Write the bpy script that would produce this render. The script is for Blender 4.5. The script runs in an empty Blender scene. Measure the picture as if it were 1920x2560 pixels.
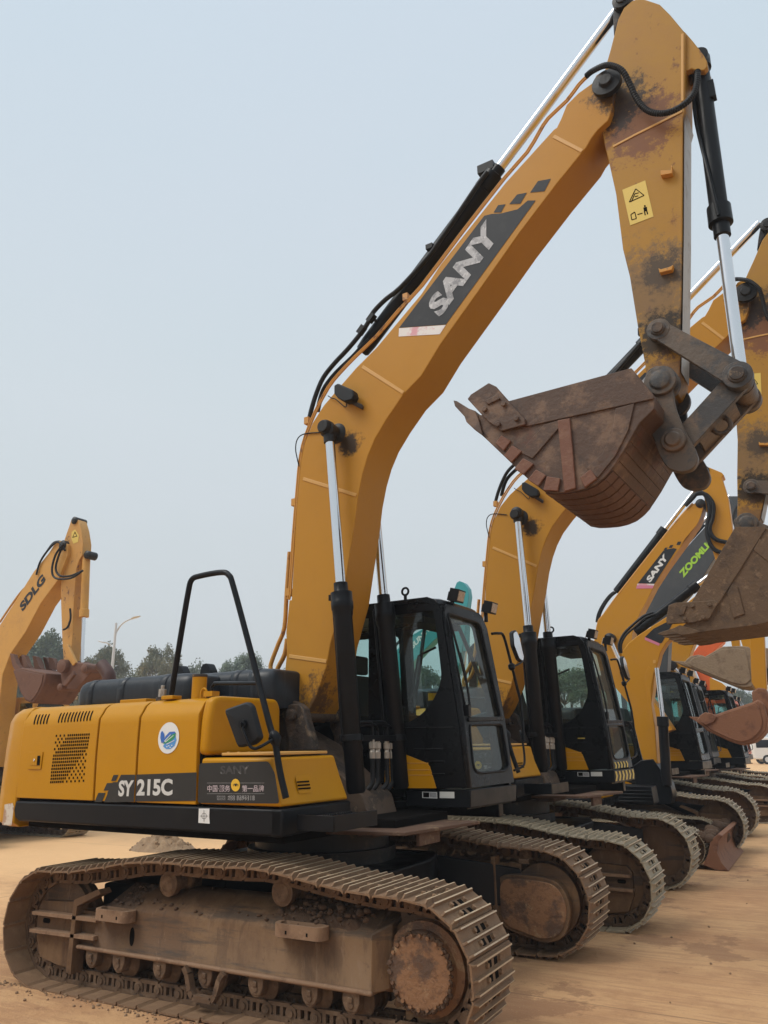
import bpy, bmesh, math, random
from mathutils import Vector, Matrix, Euler
random.seed(7)
R=math.radians
scene=bpy.context.scene
col=scene.collection
# ------------------------------------------------------------------ camera
CF=1903.29; CP=Vector((3.98065858,-5.80086089,1.68903505))
CR=Vector((0.87191114,0.4894854,-0.01322886)); CU=Vector((0.1544178,-0.24922311,0.95605595)); CD=Vector((-0.46467849,0.83563861,0.29288566))
UY=R(-2.72981)
MU=Matrix.Rotation(UY,3,'Z')
cam=bpy.data.cameras.new('camera'); cam.sensor_fit='VERTICAL'; cam.sensor_height=24; cam.lens=24*CF/2560
cam.clip_end=2000; cam.clip_start=.05
camo=bpy.data.objects.new('camera',cam); col.objects.link(camo)
camo.matrix_world=Matrix(((CR.x,CU.x,-CD.x,CP.x),(CR.y,CU.y,-CD.y,CP.y),(CR.z,CU.z,-CD.z,CP.z),(0,0,0,1)))
scene.camera=camo
# survey helpers: a measured image point meets a chosen real plane of the machine
def at(p,y=None,x=None,z=None,fr='u',pl=None):
    d=CD*CF+CR*(p[0]-960)-CU*(p[1]-1280); d=d/CF; o=CP.copy()
    if fr=='u': d=MU.transposed()@d; o=MU.transposed()@o
    if pl: n=pl[1]; t=(pl[0]-o).dot(n)/d.dot(n)
    elif y is not None: t=(y-o.y)/d.y
    elif x is not None: t=(x-o.x)/d.x
    else: t=(z-o.z)/d.z
    return o+d*t
def zf(x0,y0,s): return lambda x,y:(x0+x*s,y0+y*s)
FA=zf(0,2100,.3014);FB=zf(400,2100,.3014);FC=zf(900,2160,.2652);FD=zf(0,1740,.2532);FG=zf(400,1700,.3014)
FE=zf(640,1660,.2532);FH=zf(960,2000,.3617);FK=zf(860,1440,.2773);T1=zf(1100,0,.4943);T2=zf(680,700,.3737)
UQ=zf(1100,760,.4943);R1=zf(0,1280,.5787);FV=zf(1500,0,.1808);FW=zf(660,1380,.2411);FS=zf(1580,760,.2080)
Q2=zf(1700,1160,.2170);FN=zf(180,1640,.3255);P2=zf(1480,1280,.2652);FQ=zf(1480,1640,.2713);FL=zf(0,1260,.4219)
R2=zf(960,1280,.5787);FM=zf(1200,1140,.3887)
def ats(f,pts,**k): return [at(f(*p),**k) for p in pts]
# ------------------------------------------------------------------ materials
class NT:
    def __init__(s,m): s.t=m.node_tree; s.n=s.t.nodes; s.l=s.t.links
    def new(s,t,**k):
        n=s.n.new(t)
        for a,b in k.items(): setattr(n,a,b)
        return n
    def link(s,a,b): s.l.new(a,b)
def ramp(nt,fac,stops):
    r=nt.new('ShaderNodeValToRGB'); e=r.color_ramp.elements
    while len(e)<len(stops): e.new(.5)
    for i,(p,c) in enumerate(stops):
        e[i].position=p; e[i].color=(c,c,c,1) if isinstance(c,(int,float)) else (*c,1)
    nt.link(fac,r.inputs[0]); return r.outputs[0]
def noise(nt,vec,scale,detail=6,rough=.6,dist=0.):
    n=nt.new('ShaderNodeTexNoise'); n.inputs['Scale'].default_value=scale; n.inputs['Detail'].default_value=detail
    n.inputs['Roughness'].default_value=rough; n.inputs['Distortion'].default_value=dist
    if vec is not None: nt.link(vec,n.inputs['Vector'])
    return n.outputs[0]
def mix(nt,f,a,b,mode='MIX'):
    m=nt.new('ShaderNodeMix',data_type='RGBA',blend_type=mode)
    for i,v in ((0,f),(6,a),(7,b)):
        if isinstance(v,(int,float)): m.inputs[i].default_value=v
        elif isinstance(v,tuple): m.inputs[i].default_value=(*v,1)
        else: nt.link(v,m.inputs[i])
    return m.outputs[2]
def scaled(nt,vec,s):
    m=nt.new('ShaderNodeVectorMath',operation='MULTIPLY'); nt.link(vec,m.inputs[0]); m.inputs[1].default_value=s; return m.outputs[0]
def mat(name,base,rough=.5,metal=0.,layers=(),bump=0.,bscale=40,spec=.5,rvar=0.,coat=0.,off=0.,spots=()):
    """layers: (colour, noise scale, low, high, strength, stretch) wear with a shape of its own"""
    m=bpy.data.materials.new(name); m.use_nodes=True; nt=NT(m)
    p=nt.n['Principled BSDF']; tc=nt.new('ShaderNodeTexCoord'); vec=tc.outputs['Object']
    if off: 
        a=nt.new('ShaderNodeVectorMath',operation='ADD'); nt.link(vec,a.inputs[0]); a.inputs[1].default_value=(off,off*.7,off*1.3); vec=a.outputs[0]
    c=None
    for (lc,sc,lo,hi,st,stretch) in layers:
        v=scaled(nt,vec,stretch) if stretch else vec
        if hi-lo>.09: md=(lo+hi)/2; hw=(hi-lo)*.24; lo,hi=md-hw,md+hw      # wear has an edge
        f=ramp(nt,noise(nt,v,sc,9,.68),[(lo,0.),(hi,float(st))])
        c=mix(nt,f,base if c is None else c,lc)
    for (ctr,r0,r1,sc_,st) in spots:      # grease and wear around a pin
        sb=nt.new('ShaderNodeVectorMath',operation='DISTANCE'); nt.link(tc.outputs['Object'],sb.inputs[0]); sb.inputs[1].default_value=ctr
        ad=nt.new('ShaderNodeMath',operation='MULTIPLY_ADD'); nt.link(noise(nt,vec,11,10,.82),ad.inputs[0]); ad.inputs[1].default_value=(r1)*2.6; ad.inputs[2].default_value=-1.3*r1
        sm=nt.new('ShaderNodeMath',operation='ADD'); nt.link(sb.outputs['Value'],sm.inputs[0]); nt.link(ad.outputs[0],sm.inputs[1])
        mr=nt.new('ShaderNodeMapRange'); nt.link(sm.outputs[0],mr.inputs[0]); mr.inputs[1].default_value=(r0+r1)/2-.02-.12*(r1-r0); mr.inputs[2].default_value=(r0+r1)/2+.02+.12*(r1-r0); mr.inputs[3].default_value=st; mr.inputs[4].default_value=0
        c=mix(nt,mr.outputs[0],base if c is None else c,sc_)
    if c is None: p.inputs['Base Color'].default_value=(*base,1)
    else: nt.link(c,p.inputs['Base Color'])
    p.inputs['Metallic'].default_value=metal; p.inputs['Roughness'].default_value=rough
    p.inputs['Specular IOR Level'].default_value=spec
    if coat: p.inputs['Coat Weight'].default_value=coat
    if rvar:
        nt.link(ramp(nt,noise(nt,vec,6),[(.3,max(rough-rvar,.02)),(.7,min(rough+rvar,1.))]),p.inputs['Roughness'])
    if bump:
        b=nt.new('ShaderNodeBump'); b.inputs['Strength'].default_value=bump; b.inputs['Distance'].default_value=.02
        nt.link(noise(nt,vec,bscale,8,.65),b.inputs['Height']); nt.link(b.outputs[0],p.inputs['Normal'])
    return m
YEL=(.56,.262,.03); DUST=(.36,.235,.14)
M={}
M['yellow']=mat('yellow_paint',(.50,.235,.018),.38,spec=.22,layers=[((.50,.235,.034),2.2,.35,.7,.55,None),((.44,.21,.04),9,.56,.75,.4,None),((.12,.07,.03),70,.735,.78,.7,None)],bump=.03,bscale=9,rvar=.08)
M['boompaint']=mat('boom_paint',(.46,.222,.024),.40,spec=.22,layers=[((.43,.205,.024),2.2,.35,.7,.55,None),((.40,.20,.034),9,.56,.75,.4,None),((.10,.06,.03),34,.70,.74,.6,None),((.12,.07,.03),70,.735,.78,.7,None)],bump=.03,bscale=9,rvar=.08,spots=[((.54,-.21,4.36),.06,.15,(.018,.014,.012),.95),((.30,-.21,1.98),.10,.42,(.09,.055,.035),.85),((3.22,-.21,6.95),.1,.24,(.02,.017,.015),.85)])
M['stickpaint']=mat('stick_paint',(.385,.205,.03),.48,spec=.25,layers=[((.35,.18,.04),2.5,.4,.75,.6,None),((.12,.045,.03),6,.61,.67,.7,(1,1,.7)),((.10,.05,.03),50,.70,.75,.7,None)],bump=.08,bscale=30,spots=[((3.40,-.15,6.55),.16,.42,(.15,.055,.035),.8),((3.25,-.15,6.85),.12,.36,(.022,.018,.016),.9),((3.35,-.15,5.05),.10,.62,(.13,.10,.075),.6),((3.42,-.15,5.15),.03,.28,(.035,.034,.034),.75),((3.37,-.15,4.6),.10,.26,(.022,.018,.015),.92),((3.34,-.15,4.22),.1,.34,(.16,.085,.05),.75)])
M['hood']=mat('hood_paint',(.50,.228,.002),.36,spec=.2,layers=[((.455,.207,.003),1.7,.35,.7,.6,None),((.45,.215,.022),5,.6,.85,.35,(1,1,.4)),((.2,.1,.04),55,.76,.79,.6,None)],bump=.02,bscale=5,rvar=.08)
M['worn']=mat('worn_yellow_paint',(.53,.25,.035),.5,layers=[((.43,.22,.06),2.5,.4,.75,.6,None),((.12,.045,.03),7,.57,.66,.75,(1,1,.7)),((.05,.045,.045),16,.64,.7,.85,(1,1,.6)),((.10,.05,.03),60,.70,.75,.7,None)],bump=.12,bscale=30)
M['black']=mat('black_paint',(.0065,.0075,.0095),.38,spec=.18,layers=[((.024,.022,.02),3,.5,.85,.35,None)],bump=.03,bscale=20,rvar=.1)
M['cabblack']=mat('black_cab_paint',(.0042,.0048,.006),.3,spec=.17,layers=[((.022,.021,.019),2,.5,.85,.35,None)],bump=.015,bscale=12,rvar=.08)
M['hoodblack']=mat('faded_black_hood',(.011,.015,.021),.42,spec=.35,layers=[((.055,.062,.07),4,.45,.8,.5,(2,2,.3)),((.05,.045,.04),14,.6,.75,.4,None)],bump=.05,bscale=10,rvar=.1)
M['rubber']=mat('black_rubber',(.009,.010,.012),.5,spec=.25,layers=[((.06,.05,.04),12,.55,.8,.5,None)])
M['grease']=mat('greasy_black_steel',(.012,.011,.0105),.42,spec=.3,layers=[((.09,.06,.04),8,.5,.75,.6,None)],bump=.2,bscale=30)
M['chrome']=mat('chrome',(.72,.73,.75),.13,1.,rvar=.04)
M['track']=mat('dusty_track_steel',(.20,.115,.06),.75,layers=[((.28,.175,.095),5,.4,.7,.7,None),((.12,.065,.038),13,.5,.72,.75,None),((.07,.045,.03),30,.62,.75,.6,None)],bump=.35,bscale=45)
M['trackgrey']=mat('grey_worn_track_steel',(.33,.265,.175),.6,layers=[((.45,.37,.255),5,.45,.7,.7,None),((.10,.075,.05),13,.5,.72,.7,None)],bump=.3,bscale=45)
M['link']=mat('dusty_track_link',(.12,.068,.036),.8,layers=[((.24,.15,.085),9,.45,.7,.6,None),((.045,.028,.018),15,.5,.7,.7,None)],bump=.4,bscale=35)
M['frame']=mat('dusty_track_frame',(.125,.068,.034),.72,spec=.3,layers=[((.19,.11,.055),1.7,.40,.64,.95,(1,1,.5)),((.036,.032,.028),2.6,.50,.64,.65,(.22,1,1.9)),((.07,.038,.022),7,.5,.62,.40,(1.2,1,.3)),((.21,.13,.075),13,.56,.7,.6,(1,1,.2)),((.09,.05,.03),22,.55,.7,.55,None),((.50,.45,.36),5.5,.74,.76,.8,None)],bump=.22,bscale=28)
M['cover']=mat('rusty_drive_cover',(.25,.125,.058),.7,layers=[((.08,.048,.033),3.5,.47,.6,.85,None),((.36,.24,.13),6,.55,.68,.7,None),((.13,.06,.03),22,.5,.62,.6,None)],bump=.55,bscale=30)
M['mud']=mat('dry_mud',(.095,.054,.031),.95,layers=[((.18,.11,.063),6,.5,.75,.5,None),((.045,.028,.018),16,.5,.75,.6,None)],bump=.9,bscale=26)
M['bucket']=mat('rusty_bucket_steel',(.078,.044,.028),.55,spec=.4,layers=[((.175,.105,.064),3.3,.45,.66,.85,None),((.13,.045,.025),4.5,.5,.7,.65,None),((.03,.024,.022),5,.57,.72,.6,(1,1,.4)),((.30,.26,.22),45,.70,.75,.5,(1,1,.35))],bump=.3,bscale=22)
M['bucketred']=mat('red_rust_wear_plate',(.15,.06,.032),.62,layers=[((.20,.10,.058),7,.45,.7,.7,None),((.08,.04,.026),15,.55,.75,.5,None)],bump=.3,bscale=30)
M['buckettan']=mat('dry_earth_bucket',(.25,.185,.12),.85,layers=[((.15,.10,.065),5,.45,.7,.7,None),((.33,.26,.18),14,.5,.75,.5,None)],bump=.4,bscale=25)
M['bucketbrown']=mat('brown_mud_bucket',(.125,.078,.044),.8,layers=[((.075,.048,.03),5,.45,.65,.8,None),((.26,.17,.10),14,.5,.72,.55,None)],bump=.5,bscale=25)
M['heelstrip']=mat('rusty_heel_strip',(.10,.045,.028),.55,metal=.1,layers=[((.15,.075,.045),6,.45,.7,.7,None),((.04,.026,.02),9,.5,.7,.6,None)],bump=.3,bscale=26)
M['bucketrose']=mat('red_earth_bucket',(.22,.098,.05),.8,layers=[((.13,.052,.03),5,.45,.7,.8,None),((.31,.17,.11),14,.5,.75,.5,None)],bump=.3,bscale=25)
M['linksteel']=mat('greasy_link_steel',(.10,.075,.055),.5,metal=.2,layers=[((.035,.038,.042),3,.45,.6,.8,None),((.17,.105,.065),7,.5,.7,.6,None)],bump=.25,bscale=26)
M['bright']=mat('worn_bare_steel',(.42,.38,.33),.45,metal=.5,layers=[((.25,.17,.10),8,.5,.7,.6,None)])
M['white']=mat('white_sticker',(.72,.72,.70),.5,layers=[((.55,.5,.45),8,.55,.8,.4,None)])
M['letter']=mat('worn_silver_lettering',(.40,.41,.43),.5,layers=[((.16,.165,.18),9,.49,.56,.75,None),((.66,.67,.68),25,.56,.6,.6,None)])
M['letterclean']=mat('silver_lettering',(.60,.60,.57),.45,layers=[((.45,.45,.43),10,.5,.7,.5,None)])
M['decal']=mat('charcoal_decal',(.022,.025,.03),.5,spec=.25,layers=[((.05,.052,.056),4,.45,.75,.5,None)])
M['decalblack']=mat('black_decal',(.014,.015,.015),.4,layers=[((.04,.038,.034),5,.5,.8,.4,None)])
M['pinkstripe']=mat('faded_pink_stripe',(.72,.70,.68),.5,layers=[((.62,.22,.28),5,.48,.62,.8,None)])
M['pink']=mat('pink_stripe',(.62,.2,.3),.5)
M['fadeletter']=mat('ghost_lettering',(.045,.046,.047),.4,layers=[((.3,.3,.3),14,.58,.66,.7,None)])
M['smalltext']=mat('grey_lettering',(.33,.33,.33),.5,layers=[((.08,.08,.08),30,.5,.65,.6,None)])
M['pinktext']=mat('pinkish_scratched_lettering',(.5,.42,.44),.5,layers=[((.08,.06,.06),20,.5,.6,.7,None)])
M['warn']=mat('yellow_warning_label',(.68,.50,.10),.5,layers=[((.5,.36,.12),7,.5,.75,.6,None)])
M['coin']=mat('yellow_round_badge',(.75,.45,.03),.45)
M['blue']=mat('blue_print',(.03,.13,.45),.45); M['blue2']=mat('light_blue_print',(.08,.28,.62),.45)
M['green']=mat('green_print',(.02,.26,.10),.45); M['lime']=mat('lime_lettering',(.35,.62,.05),.5)
M['gap']=mat('dark_gap',(.004,.003,.0025),.9,spec=.1)
M['seat']=mat('black_fabric',(.02,.02,.022),.9)
M['lens']=mat('lamp_lens',(.5,.42,.33),.15,layers=[((.3,.25,.2),40,.45,.55,.6,None)],bump=.2,bscale=90)
M['teal']=mat('teal_paint',(.02,.27,.30),.4,layers=[((.03,.21,.23),3,.4,.7,.5,None)])
M['orange']=mat('orange_paint',(.62,.105,.018),.4,layers=[((.5,.09,.02),3,.4,.7,.5,None)])
M['greypaint']=mat('dark_grey_paint',(.052,.058,.064),.42,layers=[((.085,.085,.085),3,.45,.75,.5,None)])
M['sdlg']=mat('pale_yellow_paint',(.57,.30,.06),.5,layers=[((.45,.235,.06),2.5,.4,.75,.6,None),((.10,.05,.03),14,.63,.70,.6,(1,1,.6)),((.62,.38,.12),6,.55,.8,.4,None)],bump=.05,bscale=20)
M['sdlgworn']=mat('scraped_yellow_paint',(.52,.27,.06),.55,layers=[((.42,.22,.07),3,.4,.75,.6,None),((.12,.045,.03),9,.57,.66,.8,(1,1,.6))],bump=.1,bscale=20)
M['cream']=mat('faded_white_paint',(.62,.55,.45),.55,layers=[((.35,.18,.10),9,.5,.58,.8,None)])
M['rustplate']=mat('rusty_plate',(.10,.052,.03),.8,layers=[((.24,.16,.09),6,.52,.68,.6,None)],bump=.3,bscale=20)
M['galv']=mat('painted_pole',(.55,.57,.58),.4)
M['foot']=mat('muddy_bracket_steel',(.10,.066,.044),.7,layers=[((.028,.024,.022),4,.44,.6,.8,None),((.26,.18,.11),8,.54,.7,.7,None)],bump=.5,bscale=22)
M['ribdust']=mat('dusty_rib_edges',(.235,.14,.08),.8,layers=[((.13,.07,.038),6,.45,.7,.7,None),((.33,.21,.13),14,.5,.7,.5,None)],bump=.3,bscale=30)
M['grouser']=mat('worn_grouser_edge',(.50,.38,.25),.5,layers=[((.32,.22,.13),9,.45,.7,.7,None)])
M['maroon']=mat('rusty_maroon_pipe',(.06,.022,.016),.6,layers=[((.12,.05,.03),7,.5,.7,.6,None)])
M['rusted_bucket']=mat('dark_rust_bucket',(.135,.062,.038),.75,layers=[((.08,.036,.024),4,.45,.7,.8,None),((.22,.12,.075),10,.55,.75,.6,None)],bump=.3,bscale=20)
M['rim']=mat('light_yellow_edge',(.58,.32,.08),.45)
def glass(name,tint,gl=.25,dirt=.12):
    m=bpy.data.materials.new(name); m.use_nodes=True; nt=NT(m); nt.n.remove(nt.n['Principled BSDF']); out=nt.n['Material Output']
    tr=nt.new('ShaderNodeBsdfTransparent'); tr.inputs[0].default_value=(*tint,1)
    g=nt.new('ShaderNodeBsdfGlossy'); g.inputs['Roughness'].default_value=.03; g.inputs[0].default_value=(.9,.95,.95,1)
    d=nt.new('ShaderNodeBsdfDiffuse'); d.inputs[0].default_value=(.25,.24,.2,1)
    lw=nt.new('ShaderNodeLayerWeight'); lw.inputs[0].default_value=.5; pw=nt.new('ShaderNodeMath',operation='POWER'); nt.link(lw.outputs['Facing'],pw.inputs[0]); pw.inputs[1].default_value=4.; fr=nt.new('ShaderNodeMath',operation='MULTIPLY_ADD'); nt.link(pw.outputs[0],fr.inputs[0]); fr.inputs[1].default_value=.55; fr.inputs[2].default_value=.045
    tc=nt.new('ShaderNodeTexCoord')
    f=ramp(nt,noise(nt,tc.outputs['Object'],4),[(.4,dirt*.25),(.75,dirt)])
    a=nt.new('ShaderNodeMixShader'); nt.link(fr.outputs[0],a.inputs[0]); nt.link(tr.outputs[0],a.inputs[1]); nt.link(g.outputs[0],a.inputs[2])
    b=nt.new('ShaderNodeMixShader'); nt.link(f,b.inputs[0]); nt.link(a.outputs[0],b.inputs[1]); nt.link(d.outputs[0],b.inputs[2])
    nt.link(b.outputs[0],out.inputs[0]); return m
M['glass']=glass('tinted_cab_glass',(.70,.85,.83),dirt=.06)
M['glassdusty']=glass('very_dusty_cab_glass',(.55,.60,.52),dirt=.45)
M['glassdirty']=glass('dusty_cab_glass',(.74,.82,.77),dirt=.2)
# ------------------------------------------------------------------ mesh builder
class MB:
    def __init__(s): s.v=[]; s.f=[]; s.m=[]; s.mi=0
    def add(s,vs,fs):
        o=len(s.v); s.v+= [tuple(v) for v in vs]
        for f in fs: s.f.append([o+i for i in f]); s.m.append(s.mi)
        return s
    def box(s,c,d,rot=None):
        c=Vector(c); vs=[Vector((x*d[0]/2,y*d[1]/2,z*d[2]/2)) for x in(-1,1) for y in(-1,1) for z in(-1,1)]
        if rot is not None: vs=[rot@v for v in vs]
        return s.add([v+c for v in vs],[(0,1,3,2),(4,6,7,5),(0,4,5,1),(2,3,7,6),(0,2,6,4),(1,5,7,3)])
    def loops(s,rings,cap=True,closed=False):
        n=len(rings[0]); o=[]; 
        for r in rings: o+=list(r)
        fs=[]; K=len(rings)
        for k in range(K if closed else K-1):
            a=k*n; b=((k+1)%K)*n
            for i in range(n):
                j=(i+1)%n; fs.append((a+i,a+j,b+j,b+i))
        if cap and not closed: fs.append(tuple(range(n))[::-1]); fs.append(tuple((K-1)*n+i for i in range(n)))
        return s.add(o,fs)
    def prism(s,pts,y0,y1):       # pts: (x,z) or vectors, extruded along y
        q=[(p[0],p[-1]) for p in pts]
        return s.loops([[(a,y0,b) for a,b in q],[(a,y1,b) for a,b in q]])
    def prismx(s,pts,x0,x1): return s.loops([[(x0,a,b) for a,b in pts],[(x1,a,b) for a,b in pts]])
    def prismz(s,pts,z0,z1): return s.loops([[(a,b,z0) for a,b in pts],[(a,b,z1) for a,b in pts]])
    def slab(s,pts,off):          # 3D polygon given thickness vector
        o=Vector(off); return s.loops([[Vector(p) for p in pts],[Vector(p)+o for p in pts]])
    def cyl(s,a,b,r,r2=None,n=20):
        a=Vector(a); b=Vector(b); r2=r if r2 is None else r2
        d=(b-a).normalized(); u=d.orthogonal().normalized(); w=d.cross(u)
        ring=lambda c,q:[c+(u*math.cos(t)+w*math.sin(t))*q for t in [2*math.pi*i/n for i in range(n)]]
        return s.loops([ring(a,r),ring(b,r2)])
    def turn(s,a,b,prof,n=24):    # prof: (t along a->b in metres, radius)
        a=Vector(a); d=(Vector(b)-a).normalized(); u=d.orthogonal().normalized(); w=d.cross(u)
        return s.loops([[a+d*t+(u*math.cos(k)+w*math.sin(k))*max(q,.0005) for k in [2*math.pi*i/n for i in range(n)]] for t,q in prof])
    def tube(s,path,r,n=10,smooth=0):
        P=[Vector(p) for p in path]
        if smooth: P=catmull(P,smooth)
        rings=[]; u=None
        for i,p in enumerate(P):
            d=(P[min(i+1,len(P)-1)]-P[max(i-1,0)]).normalized()
            if u is None: u=d.orthogonal().normalized()
            u=(u-d*u.dot(d)).normalized(); w=d.cross(u)
            q=r[i%len(r)] if isinstance(r,(list,tuple)) else r
            rings.append([p+(u*math.cos(t)+w*math.sin(t))*q for t in [2*math.pi*k/n for k in range(n)]])
        return s.loops(rings)
    def sheet(s,pts): return s.add(pts,[tuple(range(len(pts)))])
    def blob(s,c,r,seed=0,sq=(1,1,1),n=7):
        rnd=random.Random(seed); bm=bmesh.new(); bmesh.ops.create_icosphere(bm,subdivisions=2,radius=1)
        k=[Vector((rnd.uniform(-1,1),rnd.uniform(-1,1),rnd.uniform(-1,1))).normalized() for _ in range(n)]
        vs=[]
        for v in bm.verts:
            d=v.co.normalized(); q=1+.22*sum(max(0,d.dot(a))**3 for a in k)-.25+rnd.uniform(-.1,.1)
            vs.append(Vector(c)+Vector((d.x*sq[0],d.y*sq[1],d.z*sq[2]))*r*q)
        fs=[[v.index for v in f.verts] for f in bm.faces]; bm.free(); return s.add(vs,fs)
    def build(s,name,mats,parent=None,bevel=0.,seg=2,up=True,smooth=True,ang=38,subdiv=0):
        me=bpy.data.meshes.new(name); me.from_pydata(s.v,[],s.f)
        if not isinstance(mats,(list,tuple)): mats=[mats]
        for m in mats: me.materials.append(M[m] if isinstance(m,str) else m)
        me.polygons.foreach_set('material_index',s.m)
        bm=bmesh.new(); bm.from_mesh(me); bmesh.ops.recalc_face_normals(bm,faces=bm.faces); bm.to_mesh(me); bm.free()
        if smooth:
            me.polygons.foreach_set('use_smooth',[True]*len(me.polygons)); me.set_sharp_from_angle(angle=R(ang))
        me.update()
        o=bpy.data.objects.new(name,me); col.objects.link(o)
        if bevel:
            b=o.modifiers.new('bevel','BEVEL'); b.width=bevel; b.segments=seg; b.limit_method='ANGLE'; b.angle_limit=R(35); b.harden_normals=False
        if parent is not None:
            o.parent=parent; 
        return o
def catmull(P,k):
    out=[]; n=len(P)
    for i in range(n-1):
        a,b,c,d=P[max(i-1,0)],P[i],P[i+1],P[min(i+2,n-1)]
        for j in range(k):
            t=j/k; out.append(.5*((2*b)+(c-a)*t+(2*a-5*b+4*c-d)*t*t+(3*b-a-3*c+d)*t**3))
    out.append(P[-1]); return out
_tc={}
def text_geo(body,weight=0.,shear=0.):
    k=(body,weight,shear)
    if k in _tc: return _tc[k]
    cu=bpy.data.curves.new('lettering','FONT'); cu.body=body; cu.offset=weight; cu.shear=shear; cu.fill_mode='FRONT'; cu.resolution_u=4
    o=bpy.data.objects.new('lettering',cu); col.objects.link(o); bpy.context.view_layer.update()
    dg=bpy.context.evaluated_depsgraph_get(); me=o.evaluated_get(dg).to_mesh()
    vs=[(v.co.x,v.co.y) for v in me.vertices]; fs=[tuple(p.vertices) for p in me.polygons]
    o.evaluated_get(dg).to_mesh_clear(); bpy.data.objects.remove(o); bpy.data.curves.remove(cu)
    x0=min(v[0] for v in vs);x1=max(v[0] for v in vs);y0=min(v[1] for v in vs);y1=max(v[1] for v in vs)
    vs=[((a-x0)/(x1-x0),(b-y0)/(y1-y0)) for a,b in vs]; _tc[k]=(vs,fs); return _tc[k]
def lettering(mb,body,quad,weight=0.,shear=0.,off=(0,0,0)):
    """quad: bottom-left, bottom-right, top-right, top-left in 3D"""
    vs,fs=text_geo(body,weight,shear); a,b,c,d=[Vector(q) for q in quad]; o=Vector(off)
    return mb.add([a*(1-s)*(1-t)+b*s*(1-t)+c*s*t+d*(1-s)*t+o for s,t in vs],fs)
def tag(o,label=None,cat=None,group=None,kind=None):
    if label: o['label']=label
    if cat: o['category']=cat
    if group: o['group']=group
    if kind: o['kind']=kind
    return o
def empty(name,loc=(0,0,0),rz=0,scale=1):
    o=bpy.data.objects.new(name,None); col.objects.link(o); o.location=loc; o.rotation_euler=(0,0,rz); o.scale=(scale,)*3; o.empty_display_size=.3
    return o
def copy_tree(o,parent,skip=(),swap=None):
    if o.name.split('.')[0] in skip: return None
    c=o.copy(); col.objects.link(c); c.parent=parent
    if swap and c.type=='MESH':
        for i,sl in enumerate(c.material_slots):
            for a,b in swap.items():
                if sl.material==M[a]: sl.link='OBJECT'; sl.material=M[b]; break
    for ch in list(o.children): copy_tree(ch,c,skip,swap)
    return c
def V(x,y,z): return Vector((x,y,z))
# ------------------------------------------------------------------ crawler undercarriage (machine coordinates, x forward)
XS,ZS,XI,ZI,RT=1.70,.43,-1.47,.40,.405
def track_path():
    top=[(-1.30,.802),(-1.213,.806),(-1.026,.834),(-.836,.862),(-.642,.899),(-.439,.920),(-.241,.928),(-.05,.925),(.145,.925),(.34,.929),(.542,.938),(.739,.921),(.933,.893),(1.128,.868),(1.316,.848),(1.522,.838)]
    P=[Vector((a,0,b)) for a,b in top]
    P+=[Vector((XS+RT*math.sin(t),0,ZS+RT*math.cos(t))) for t in [R(a) for a in range(0,181,6)]]
    P+=[Vector((XI-RT*math.sin(t),0,ZI-RT*math.cos(t))) for t in [R(a) for a in range(0,171,6)]]
    P.append(P[0].copy()); return P
def track_stations(n=47,phase=0.):
    P=track_path(); L=[0]
    for a,b in zip(P,P[1:]): L.append(L[-1]+(b-a).length)
    out=[]; tot=L[-1]
    def pos(s):
        s%=tot
        for i in range(len(P)-1):
            if L[i+1]>=s: t=(s-L[i])/(L[i+1]-L[i]+1e-9); return P[i].lerp(P[i+1],t)
        return P[-1]
    for k in range(n):
        s=(k+phase)*tot/n; a=pos(s-tot/n/2); b=pos(s+tot/n/2); c=(a+b)/2; d=(b-a).normalized()
        out.append((c,math.atan2(-d.z,d.x)))
    return out
def shoe_mb(w=.6):
    mb=MB(); pr=[(-.089,-.022),(-.089,-.009),(-.080,0),(.080,-.001),(.088,-.013),(.088,-.027),(.070,-.012),(-.078,-.012)]
    mb.prism(pr,-w/2,w/2)
    for x in(-.0735,.0005,.0705):      # grouser bars with sloping ends
        h=w/2
        mb.loops([[(x-.0085,y,-.004),(x-.0045+.001*abs(s),y,z),(x+.0045,y,z),(x+.0085,y,-.004)] for s,(y,z) in ((1,(-h+.004,.004)),(0,(-h+.028,.022)),(0,(h-.028,.022)),(1,(h-.004,.004)))])
    mb.mi=1
    for sx in(-.036,.036):
        for sy in(-.055,.055): mb.box((sx+.002,sy*.8,.0008),(.036,.046,.003))
    mb.mi=2
    for sx in(-.036,.036):
        for sy in(-.105,.085): mb.cyl((sx,sy+.01,-.002),(sx,sy+.01,.016),.017,.014,n=8)
    mb.mi=3
    for x in(-.0735,.0005,.0705): mb.box((x,0,.0222),(.0088,w-.056,.0018))
    return mb
SHOE=None
def chain_mb(stations,y):
    mb=MB()
    for c,a in stations:
        Rm=Matrix.Rotation(a,3,'Y'); T=lambda p:Rm@Vector(p)+Vector((c.x,y,c.z))
        for s in(-1,1):
            yy=.085*s
            def bx(cn,d): mb.box(T((cn[0],yy+cn[1],cn[2])),d,Rm)
            bx((0,0,-.105),(.17,.036,.022)); bx((0,0,-.028),(.16,.05,.028)); bx((-.02,0,-.066),(.026,.032,.06)); bx((.035,0,-.066),(.026,.032,.06)); bx((-.072,0,-.066),(.02,.032,.06))
            mb.cyl(T((.092,yy-.024,-.066)),T((.092,yy+.024,-.066)),.042,n=14)
        mb.cyl(T((.092,-.12,-.066)),T((.092,.12,-.066)),.022,n=12)
    return mb
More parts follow.
